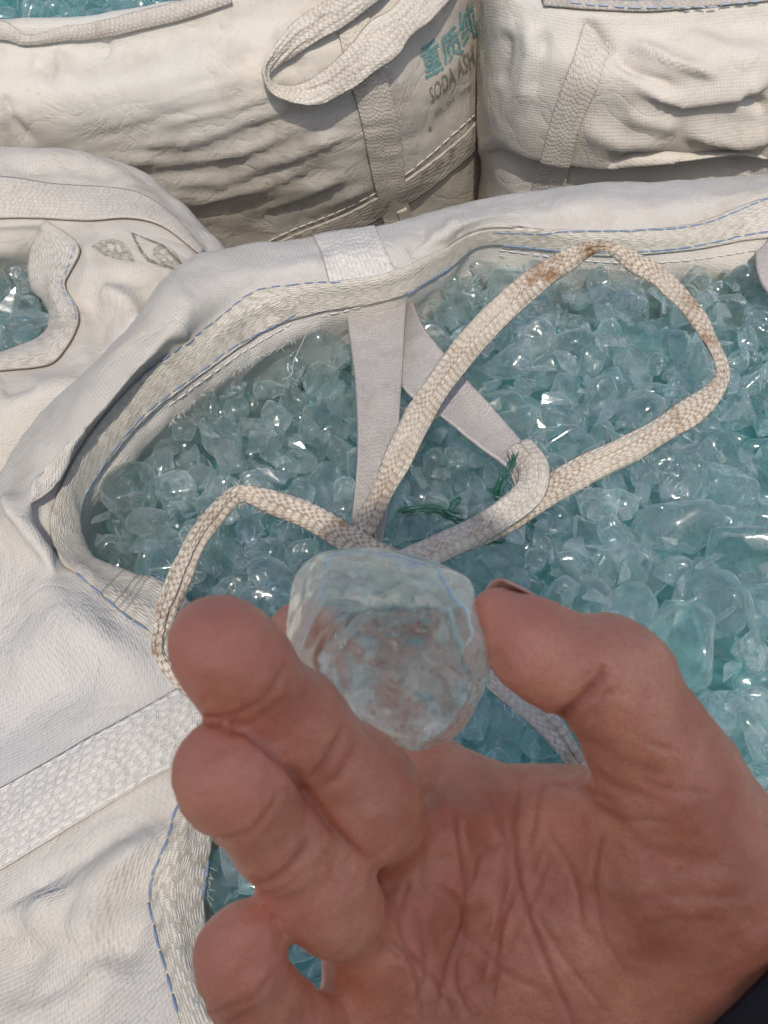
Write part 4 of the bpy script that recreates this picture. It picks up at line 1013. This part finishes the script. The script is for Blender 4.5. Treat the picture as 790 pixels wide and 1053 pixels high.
# ================================================================== the glass lump held between thumb and fingers
OUT = [(300, 604), (312, 582), (334, 569), (380, 565), (430, 573), (470, 587), (484, 600), (488, 630), (497, 662), (500, 688), (490, 716), (472, 742), (452, 757), (420, 759), (388, 750), (350, 730), (318, 708), (299, 688), (296, 650)]
c_px = np.array([398, 662.0]); dl = .1935; zc = .0150
po = cr(np.array(OUT, float), 400, True) - c_px
th_o = np.arctan2(po[:, 1], po[:, 0]); o_ = np.argsort(th_o); th_o, ra_o = th_o[o_], np.linalg.norm(po, axis=1)[o_]
bm = bmesh.new(); bmesh.ops.create_icosphere(bm, subdivisions=6, radius=1.0)
SV = np.array([v.co[:] for v in bm.verts]); SF = [[v.index for v in f.verts] for f in bm.faces]; bm.free()
th = np.arctan2(-SV[:, 1], SV[:, 0]); rho = np.hypot(SV[:, 0], SV[:, 1]); lat = np.abs(SV[:, 2])
Rt = np.interp(th, np.concatenate([th_o - 2 * np.pi, th_o, th_o + 2 * np.pi]), np.tile(ra_o, 3)) * dl / F
phi = np.arctan2(lat, rho)
pw = 6.5                                                         # squarish section through the thickness
sc = (np.cos(phi) ** pw + np.sin(phi) ** pw + 1e-12) ** (-1 / pw)
xr, zr = np.cos(phi) * sc, np.sin(phi) * sc
front = SV[:, 2] < 0                                             # towards the viewer
X_ = Rt * xr * np.cos(th); Y_ = -Rt * xr * np.sin(th)
Z_ = np.where(front, -1, 1) * zc * zr
# hollow shell-shaped break on the front, its rim from lower left to upper right; slanted top face
u_, v_ = X_ / (100 * dl / F), -Y_ / (100 * dl / F)
bowl = np.hypot((u_ - .10) / .80, (v_ - .26) / .70) + .13 * fbm(SV, 2.6, 66, 2) + .04 * fbm(SV, 9, 67, 2)
Z_ = Z_ + np.where(front, .0080 * np.clip(1 - bowl ** 2, 0, 1) ** .9 - .0008 * np.exp(-((bowl - 1.03) / .07) ** 2), 0)
Z_ = Z_ + np.where(front, 0, -.0030 * np.clip(1 - np.hypot(u_ + .2, v_ + .1) ** 2 / .5, 0, 1))
HL = np.stack([X_, Y_, Z_], -1)
for n_, h_ in (((.03, .62, -.78), .0172), ((.75, -.30, -.60), .0185), ((.95, .10, .30), .0182), ((.40, -.80, -.45), .0205), ((-.85, .35, -.40), .0188), ((.10, .85, .50), .0185), ((.62, .66, -.42), .0195)):
    n_ = np.array(n_) / np.linalg.norm(n_); q_ = HL @ n_ - h_; HL = HL - np.clip(q_, 0, 1)[:, None] * n_ * .96       # flat broken facets
nrm_ = HL / np.linalg.norm(HL, axis=1, keepdims=True)
rough_zone = np.clip((bowl < 1.0) * (v_ - .05) * 2.2, 0, 1) * front + .8 * np.clip((u_ - .72) * 4, 0, 1)
HL = HL + nrm_ * (.00004 * fbm(HL, 300, 61, 2) + .00045 * fbm(HL, 70, 62, 2) + rough_zone * (.00035 * np.abs(fbm(HL, 620, 63, 2)) + .00025 * fbm(HL, 330, 64, 2)))[:, None]
HLw = (HL + cs(c_px[0], c_px[1], dl)) @ toW + EYE
base_h = D(398, 662, dl) if False else (cs(c_px[0], c_px[1], dl) @ toW + EYE)
held = mesh_obj('glass_lump', HLw - base_h, SF, None); held.location = base_h
fz = held.data.attributes.new('frost', 'FLOAT', 'POINT')
fz.data.foreach_set('value', np.clip(np.clip((1.02 - bowl) * 6, 0, 1) * np.clip(.35 + v_ * 1.6, .12, 1) * front * .8 + .55 * np.clip((u_ - .74) * 5, 0, 1) + .18 * (v_ < -.62), 0, 1).astype(np.float32))
tag(held, 'clear chipped glass lump with a hollow frosted face, held between thumb and fingers', 'glass lump')
# ================================================================== glass
GLASS = glass_mat('pale teal cullet glass', (.955, .987, .982), (.80, .885, .872), .55, .135, .004, bump=.14, bscale=1.5, rim=5.0)
GLASS_CLEAR = glass_mat('clear cullet glass', (.965, .99, .987), (.86, .92, .915), .48, .10, .002, bump=.12, bscale=1.5, rim=5.6)
GLASS_FROST = glass_mat('frosted cullet glass', (.94, .98, .975), (.82, .89, .885), .56, .34, .10, bump=.4, bscale=3)
PACKED = glass_mat('packed teal cullet glass', (.88, .958, .95), (.68, .83, .815), .66, .17, .02, bump=.25, simple=True)  # tinted deeper than the lumps, so shade between them is in the colour
SHARD = glass_mat('splintered teal glass', (.96, .985, .98), (.84, .91, .90), .54, .16, .01, bump=.12, bscale=200)
HELD = glass_mat('clear held glass', (.965, .985, .97), (.76, .83, .77), .42, .16, .01, bump=.10, bscale=260, rim=2.2, frost=620)
held.data.materials.append(HELD)
BED = plain_mat('gap-shaded packed glass', (.14, .34, .335), .35, 60, .6, spec=.6)  # bed under the lumps, coloured dark to stand for shade in the gaps

def ico(sub):
    bm = bmesh.new(); bmesh.ops.create_icosphere(bm, subdivisions=sub, radius=1.0)
    V = np.array([v.co[:] for v in bm.verts]); Fc = [[v.index for v in f.verts] for f in bm.faces]; bm.free(); return V, Fc
ICO3, ICO3F = ico(4)
ICO2, ICO2F = ico(3)
def lump_shape(seed, kind):
    """a broken or half-melted block of glass: soft polyhedron, with shell-shaped fractures and a dimple"""
    r = np.random.default_rng(seed)
    if kind in ('round', 'ring'): npl, p = 7, r.uniform(5, 9)
    elif kind == 'block': npl, p = 6, r.uniform(12, 26)
    else: npl, p = 10, r.uniform(30, 80)
    if kind == 'block':
        Nn = np.array([[1, 0, 0], [-1, 0, 0], [0, 1, 0], [0, -1, 0], [0, 0, 1], [0, 0, -1]], float) + r.normal(0, .13, (6, 3))
        h = r.uniform(.62, .95, 6)
        if r.random() < .6:
            Nn = np.concatenate([Nn, r.normal(0, 1, (2, 3))]); h = np.concatenate([h, r.uniform(.8, .95, 2)])
    else:
        Nn = r.normal(0, 1, (npl, 3))
        Nn = np.concatenate([Nn, -Nn[:3]]); h = r.uniform(.6, 1.0, len(Nn))
    Nn /= np.linalg.norm(Nn, axis=1, keepdims=True)
    d = ICO3
    c = np.maximum(d @ Nn.T, 0) / h
    rad = (c ** p).sum(1) ** (-1 / p)
    rad = np.minimum(rad, 1.25)
    for k in range(r.integers(1, 4)):                 # dimples and shell fractures
        q = r.normal(0, 1, 3); q /= np.linalg.norm(q); w = r.uniform(.25, .55); dep = r.uniform(.06, .28)
        a = np.arccos(np.clip(d @ q, -1, 1))
        rad = rad - dep * np.exp(-(a / w) ** 4) + .03 * np.exp(-((a - w * 1.15) / .09) ** 2)
    if kind == 'ring':                                # a pressed, cupped face with a raised lip and ripples round it
        q = np.array([0, 0, 1.0]) + r.normal(0, .15, 3); q /= np.linalg.norm(q)
        a = np.arccos(np.clip(d @ q, -1, 1)); w = r.uniform(.5, .7)
        rad = rad * (1 - .22 * np.maximum(d @ q, 0)) - .20 * np.exp(-(a / w) ** 6) + .05 * np.exp(-((a - w * 1.2) / .10) ** 2) + .02 * np.sin(a * 26) * np.exp(-(a / .9) ** 4)
    if kind in ('block', 'broken'):                   # conchoidal ripples on one face
        q = r.normal(0, 1, 3); q /= np.linalg.norm(q); a = np.arccos(np.clip(d @ q, -1, 1))
        rad = rad + .018 * np.sin(a * r.uniform(18, 30)) * np.exp(-(a / .7) ** 2)
    rad = rad * (1 + .045 * fbm(d, 2.2, seed, 2) + .006 * fbm(d, 9, seed + 5, 2))
    V = d * rad[:, None]
    return V / np.abs(V).max() 
def shard_shape(seed):
    r = np.random.default_rng(seed)
    bm = bmesh.new(); P = r.normal(0, 1, (r.integers(7, 12), 3)) * np.array([1, r.uniform(.4, .9), r.uniform(.2, .6)])
    P /= np.abs(P).max()
    for q in P: bm.verts.new(q)
    res = bmesh.ops.convex_hull(bm, input=bm.verts)
    for v in [v for v in bm.verts if not v.link_faces]: bm.verts.remove(v)
    bmesh.ops.bevel(bm, geom=list(bm.edges), offset=.045, segments=1, affect='EDGES')
    bm.verts.index_update()
    V = np.array([v.co[:] for v in bm.verts]); Fc = [[v.index for v in f.verts] for f in bm.faces]; bm.free(); return V, Fc
KINDS_ = ['block', 'broken', 'round', 'ring', 'block', 'broken', 'ring', 'round'] * 4
LUMPS = [lump_shape(100 + i, k) for i, k in enumerate(KINDS_)]
SHARDS = [shard_shape(500 + i) for i in range(24)]
def rand_rot(r):
    q = r.normal(0, 1, 4); q /= np.linalg.norm(q); w, x, y, z = q
    return np.array([[1 - 2 * (y * y + z * z), 2 * (x * y - z * w), 2 * (x * z + y * w)], [2 * (x * y + z * w), 1 - 2 * (x * x + z * z), 2 * (y * z - x * w)], [2 * (x * z - y * w), 2 * (y * z + x * w), 1 - 2 * (x * x + y * y)]])
def inside(poly, X, Yy):
    c = np.zeros(np.shape(X), bool); n = len(poly)
    for k in range(n):
        x0, y0 = poly[k]; x1, y1 = poly[(k + 1) % n]
        if y0 == y1: continue
        c ^= ((y0 > Yy) != (y1 > Yy)) & (X < (x1 - x0) * (Yy - y0) / (y1 - y0) + x0)
    return c
def deposit(poly, hfun, depth, rfun, tries, seed, C0=None, R0=None, cf=.80, cand=8, cap=.25):
    r = np.random.default_rng(seed)
    C = [] if C0 is None else list(C0); R = [] if R0 is None else list(R0); n0 = len(C)
    cell = {}
    S = .03
    def put(i):
        c = C[i]; cell.setdefault((int(c[0] // S), int(c[1] // S)), []).append(i)
    for i in range(n0): put(i)
    lo, hi = poly.min(0), poly.max(0)
    for t in range(tries):
        p = lo + r.random(2) * (hi - lo)
        if not inside(poly, p[0], p[1]): continue
        rad = rfun(p[0], p[1], r)
        best = None
        for k in range(cand):
            q = p + (r.normal(0, 1, 2) * rad * 1.2 if k else 0)
            if not inside(poly, q[0], q[1]): continue
            z = hfun(q[0], q[1]) - depth + rad * .5
            gx, gy = int(q[0] // S), int(q[1] // S)
            for ix in (-2, -1, 0, 1, 2):
                for iy in (-2, -1, 0, 1, 2):
                    for j in cell.get((gx + ix, gy + iy), ()):
                        s = (rad + R[j]) * cf; d2 = (q[0] - C[j][0]) ** 2 + (q[1] - C[j][1]) ** 2
                        if d2 < s * s: z = max(z, C[j][2] + math.sqrt(s * s - d2))
            if best is None or z < best[2]: best = (q[0], q[1], z)
        if best is None or best[2] > hfun(best[0], best[1]) - rad * cap: continue
        C.append(best); R.append(rad); put(len(C) - 1)
    return np.array(C[n0:]).reshape(-1, 3), np.array(R[n0:])
def grow(poly, d):
    c = poly.mean(0); v = poly - c; L = np.linalg.norm(v, axis=1, keepdims=True); return c + v * (1 + d / L)

def pile(poly, hfun, depth, rfun, sfun, ntry, stry, seed, bed_name):
    C, R = deposit(poly, hfun, depth, rfun, ntry, seed)
    Cs, Rs = deposit(poly, hfun, depth, sfun, stry, seed + 1, C, R, .74, 6, -.25)
    r = np.random.default_rng(seed + 2)
    lumps = []
    for c, rad in zip(C, R):
        k = int(r.integers(len(LUMPS))); px = proj(np.array(c))[0]
        sc = rad * 1.12 * r.uniform(.88, 1.12, 3) * (1 if r.random() < .75 else np.array([1, 1, .72]))
        Rm = rand_rot(r)
        if KINDS_[k] == 'ring' and r.random() < .75:
            ax_, an_ = r.normal(0, 1, 2), r.normal(0, .45); cz = np.eye(3)
            t_ = np.array(Matrix.Rotation(an_, 3, Vector((ax_[0], ax_[1], 0))) @ Matrix.Rotation(r.uniform(0, 6.28), 3, 'Z')); Rm = np.array(Matrix.Rotation(.45, 3, 'X')) @ t_
        lumps.append((k, np.array(c), Rm, sc))
    shards = [(int(r.integers(len(SHARDS))), np.array(c), rand_rot(r), rad * r.uniform(.9, 1.5, 3)) for c, rad in zip(Cs, Rs)]
    return lumps, shards
def under_hem(items, cols):
    """leave out what would poke through the hem"""
    T = np.array([c[6] for c in cols]); T = cr(T, 400, True); poly = T[:, :2]; keep = []
    for it in items:
        c, rad = it[1], float(np.max(it[3])); d = np.linalg.norm(poly - c[:2], axis=1); k = int(np.argmin(d))
        edge = d[k] if inside(poly, c[0], c[1]) else -d[k]
        if edge > rad * .55 or c[2] + rad * .95 < T[k, 2] + .001 - max(0, -edge) * .2: keep.append(it)
    return keep
def bed_sheet(poly, hfun, depth):
    lo, hi = poly.min(0), poly.max(0); n = 90
    X, Yy = np.meshgrid(np.linspace(lo[0], hi[0], n), np.linspace(lo[1], hi[1], n))
    Zz = np.array([[hfun(x, y) for x in X[0]] for y in Yy[:, 0]]) - depth
    P = np.stack([X, Yy, Zz], -1); P[..., 2] += .008 * fbm(P, 45, 77, 2)
    ok = inside(poly, X, Yy)
    Fc = grid_faces(n, n); keep = ok.reshape(-1)[Fc].all(1)
    return P.reshape(-1, 3), Fc[keep]

near_poly = grow(np.array([c[6][:2] for c in nb]), .020)
def h_near(x, y):
    return .004 + .015 * min(1, max(0, (y - .52) / .12)) * min(1, max(0, (x + .12) / .1)) + .020 * math.exp(-((x - .16) ** 2 + (y - .50) ** 2) / .05) + .006 * math.sin(9 * x + 2) * math.sin(8 * y) - .006 * math.exp(-((x + .25) ** 2 + (y - .35) ** 2) / .012)
def r_near(x, y, r):
    right = 1 / (1 + math.exp(-(x - .10) / .04)); low = 1 / (1 + math.exp((y - .42) / .03))
    m = .0138 + .0075 * right * low - .0005 * right * (1 - low)
    return float(np.clip(m * math.exp(r.normal(0, .28)), .0075, .030))
def s_near(x, y, r):
    if x < .05 and r.random() < .6: return .0022
    return float(r.uniform(.0035, .0125))
lumps, shards = pile(near_poly, h_near, .062, r_near, s_near, 8500, 4600, 5, 'bed')
lumps = under_hem(lumps, nb); shards = under_hem(shards, nb)
left_poly = grow(np.array([c[6][:2] for c in lb]), .012)
def h_left(x, y): return -.042 + .01 * math.sin(11 * x) * math.sin(9 * y)
l_lumps, l_shards = pile(left_poly, h_left, .05, lambda x, y, r: float(np.clip(.016 * math.exp(r.normal(0, .24)), .009, .026)), s_near, 2600, 700, 9, 'bed')
l_lumps = under_hem(l_lumps, lb); l_shards = under_hem(l_shards, lb)
l_keep = lambda c: c[0] > -.62
l_lumps = [l for l in l_lumps if l_keep(l[1])]; l_shards = [s for s in l_shards if l_keep(s[1])]
b_poly = np.array([(-.75, 1.04), (.02, 1.05), (.02, 1.5), (-.75, 1.5)])
def h_back(x, y): return .0 + .05 * min(1, (y - 1.04) * 4)
b_lumps, b_shards = pile(b_poly, h_back, .05, lambda x, y, r: float(np.clip(.017 * math.exp(r.normal(0, .22)), .010, .026)), s_near, 1800, 300, 13, 'bed')
r_poly = np.array([(.12, 1.03), (.80, 1.03), (.80, 1.5), (.12, 1.5)])

# which lumps the picture shows most of: count the sight lines that meet each
def visible_counts(items, shapes, faces_of, blockers, x0, x1, y0, y1, step=3):
    V, Fc, own, n = [], [], [], 0
    for i, (k, c, Rm, s) in enumerate(items):
        v = (shapes[k] * s) @ Rm.T + c; V.append(v); Fc += [[a + n for a in f] for f in faces_of]; own += [i] * len(faces_of); n += len(v)
    b = bvh_of(np.concatenate(V), Fc); cnt = np.zeros(len(items), int)
    for py in range(y0, y1, step):
        for px in range(x0, x1, step):
            d = Vector(ray(px, py)).normalized()
            loc, _, i, dist = b.ray_cast(Vector(EYE), d, 4)
            if loc is None: continue
            if any((bb.ray_cast(Vector(EYE), d, dist)[0] is not None) for bb in blockers): continue
            cnt[own[i]] += 1
    return cnt
LOW = np.array([ICO2]) ; LUMPS_LOW = None
idx2 = [int(np.argmax(ICO3 @ v)) for v in ICO2]           # the coarse ball's corners within the fine one
LUMPS_LOW = [L[idx2] for L in LUMPS]
blk = [nbv] + ([HAND_BVH] if 'HAND_BVH' in globals() else [])
cn = visible_counts(lumps, LUMPS_LOW, ICO2F, blk, 70, 790, 230, 1053)
cl = visible_counts(l_lumps, LUMPS_LOW, ICO2F, [nbv, lbv], 0, 70, 240, 380)
n_meshes = {}
def lump_mesh(k, mat):
    key = (k, mat.name)
    if key not in n_meshes:
        me = bpy.data.meshes.new('glass_lump'); me.from_pydata([tuple(v) for v in LUMPS[k]], [], ICO3F)
        me.polygons.foreach_set('use_smooth', [True] * len(me.polygons)); me.materials.append(mat); n_meshes[key] = me
    return n_meshes[key]
def place(items, order, label, group):
    for j in order:
        k, c, Rm, s = items[j]
        rr = random.random()
        mat = GLASS if rr < .62 else GLASS_CLEAR if rr < .9 else GLASS_FROST
        o = bpy.data.objects.new('glass_lump', lump_mesh(k, mat)); COL.objects.link(o)
        m4 = np.eye(4); m4[:3, :3] = Rm * s[None, :]; m4[:3, 3] = c; o.matrix_world = Matrix(m4.tolist())
        tag(o, label, 'glass lump', group)
def merged(name, items, shapes, faces, mat, label=None, cat='broken glass', smooth=True, bed=None):
    g = Geo()
    for k, c, Rm, s in items:
        V = shapes[k] if not isinstance(shapes[k], tuple) else shapes[k][0]; Fc = faces if faces is not None else shapes[k][1]
        g.add((V * s) @ Rm.T + c, Fc)
    me = mesh_obj(name, np.concatenate(g.V), g.F, mat, None, None, smooth)
    tag(me, label, cat, None, 'stuff'); return me
on = [j for j in np.argsort(-cn)[:250] if cn[j] > 3]; ol = [j for j in np.argsort(-cl)[:40] if cl[j] > 2]
print('lumps', len(lumps), 'seen', (cn > 3).sum(), 'shards', len(shards), 'left', len(l_lumps), (cl > 2).sum(), 'back', len(b_lumps))
place(lumps, on, 'pale teal glass lump in the heap filling the open front bag', 'glass lumps in the open front bag')
place(l_lumps, ol, 'pale teal glass lump inside the bag at the left edge', 'glass lumps in the bag at the left edge')
so, sl = set(on), set(ol)
merged('packed_cullet', [l for j, l in enumerate(lumps) if j not in so], LUMPS_LOW, ICO2F, PACKED, 'teal glass cullet deeper between the lumps of the open front bag, gap shade in its tint')
merged('glass_splinters', shards, SHARDS, None, SHARD, 'small clear teal glass splinters strewn between the lumps of the front bag', smooth=False)
merged('packed_cullet', [l for j, l in enumerate(l_lumps) if j not in sl], LUMPS_LOW, ICO2F, PACKED, 'teal cullet and chips deeper inside the bag at the left edge, gap shade in its tint')
merged('glass_splinters', l_shards, SHARDS, None, SHARD, 'small teal glass splinters inside the bag at the left edge', smooth=False)
merged('packed_cullet', b_lumps, LUMPS_LOW, ICO2F, PACKED, 'teal glass cullet just showing over the rim of the printed back bag')
for poly, hf, dp, lab in ((near_poly, h_near, .062, 'bed of packed teal glass under the lumps of the front bag, gap shade in its colour'), (left_poly, h_left, .05, 'bed of packed teal glass in the bag at the left edge, gap shade in its colour'), (b_poly, h_back, .05, 'bed of packed teal glass in the printed back bag, gap shade in its colour'), (r_poly, lambda x, y: -.02, .05, 'bed of packed teal glass in the upper right bag')):
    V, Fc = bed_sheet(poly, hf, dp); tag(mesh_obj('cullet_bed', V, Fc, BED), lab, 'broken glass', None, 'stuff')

# green twine caught under the straps
g = Geo()
def twine(pts, r=.0005, k=7, spread=.0016):
    P = cr(np.array([Z(*p) for p in pts]), 40)
    for j in range(k):
        off = np.cumsum(rng.normal(0, spread * .22, P.shape), axis=0) + rng.normal(0, spread, 3)
        rr = r * np.interp(np.linspace(0, 1, 40), [0, .1, .9, 1], [.3, 1, 1, .25]) * rng.uniform(.4, 1)
        g.add(*tube_geo(P + off * np.array([1, 1, .5]), rr, 5))
twine([(408, 528, .012), (425, 526, .020), (450, 524, .020), (468, 534, .022), (482, 538, .026)])
twine([(476, 512, .02), (470, 516, .022), (466, 526, .02), (480, 530, .022)], .0006, 3)
twine([(512, 520, .030), (512, 505, .040), (518, 490, .048), (526, 478, .052), (528, 466, .052)], .0004, 12, .0011)
twine([(404, 568, .02), (420, 562, .03), (440, 556, .034)], .0007, 3)
twine([(498, 552, .024), (508, 548, .026), (514, 542, .028)], .0009, 3)
tw = tag(g.build('green_twine', GREEN), 'frayed dark green plastic twine tangled under the folded straps on the glass', 'twine')

# ================================================================== ground, sky, sun
gm = M('concrete yard'); tc = gm.n('ShaderNodeTexCoord'); f = gm.noise(3, 8, .6, tc.outputs['Object'])
p = gm.n('ShaderNodeBsdfPrincipled'); gm.l(gm.ramp(f, [(.3, (.20, .19, .175)), (.7, (.30, .285, .26))]), p.inputs['Base Color']); p.inputs['Roughness'].default_value = .9
gm.l(p.outputs[0], gm.out.inputs[0])
gr = mesh_obj('ground', [(-300, -300, G0), (300, -300, G0), (300, 300, G0), (-300, 300, G0)], [(0, 1, 2, 3)], gm.m); tag(gr, kind='structure')

SUN_EL, SUN_AZ = math.radians(58), math.radians(181)      # azimuth from +Y towards +X: behind the photographer, a little to the left
toS = np.array([math.cos(SUN_EL) * math.sin(SUN_AZ), math.cos(SUN_EL) * math.cos(SUN_AZ), math.sin(SUN_EL)])
w = bpy.data.worlds.new('World'); scene.world = w; w.use_nodes = True
nt = w.node_tree; bg = nt.nodes['Background']; sky = nt.nodes.new('ShaderNodeTexSky'); sky.sky_type = 'NISHITA'
sky.sun_disc = False; sky.sun_elevation = SUN_EL; sky.sun_rotation = SUN_AZ; sky.air_density = 1.0; sky.dust_density = 2.5
nt.links.new(sky.outputs[0], bg.inputs[0]); bg.inputs[1].default_value = .14
sl_ = bpy.data.lights.new('sun', 'SUN'); sl_.energy = 2.8; sl_.angle = math.radians(.9); sl_.color = (1.0, .93, .84)
so_ = bpy.data.objects.new('sun', sl_); COL.objects.link(so_)
so_.rotation_euler = Vector(toS).to_track_quat('Z', 'Y').to_euler()

scene.view_settings.view_transform = 'Standard'; scene.view_settings.look = 'None'
scene.view_settings.exposure = -.03; scene.view_settings.gamma = 1
cy = scene.cycles
cy.max_bounces = 12; cy.transmission_bounces = 8; cy.transparent_max_bounces = 16; cy.diffuse_bounces = 4; cy.glossy_bounces = 6
cy.caustics_reflective = True; cy.caustics_refractive = True; cy.sample_clamp_indirect = 30; cy.sample_clamp_direct = 0; cy.blur_glossy = 0
cy.use_denoising = True; cy.use_adaptive_sampling = True; cy.adaptive_threshold = .03
cam_d.dof.aperture_fstop = (24 * F / 1053.0) / 1000 / .0006
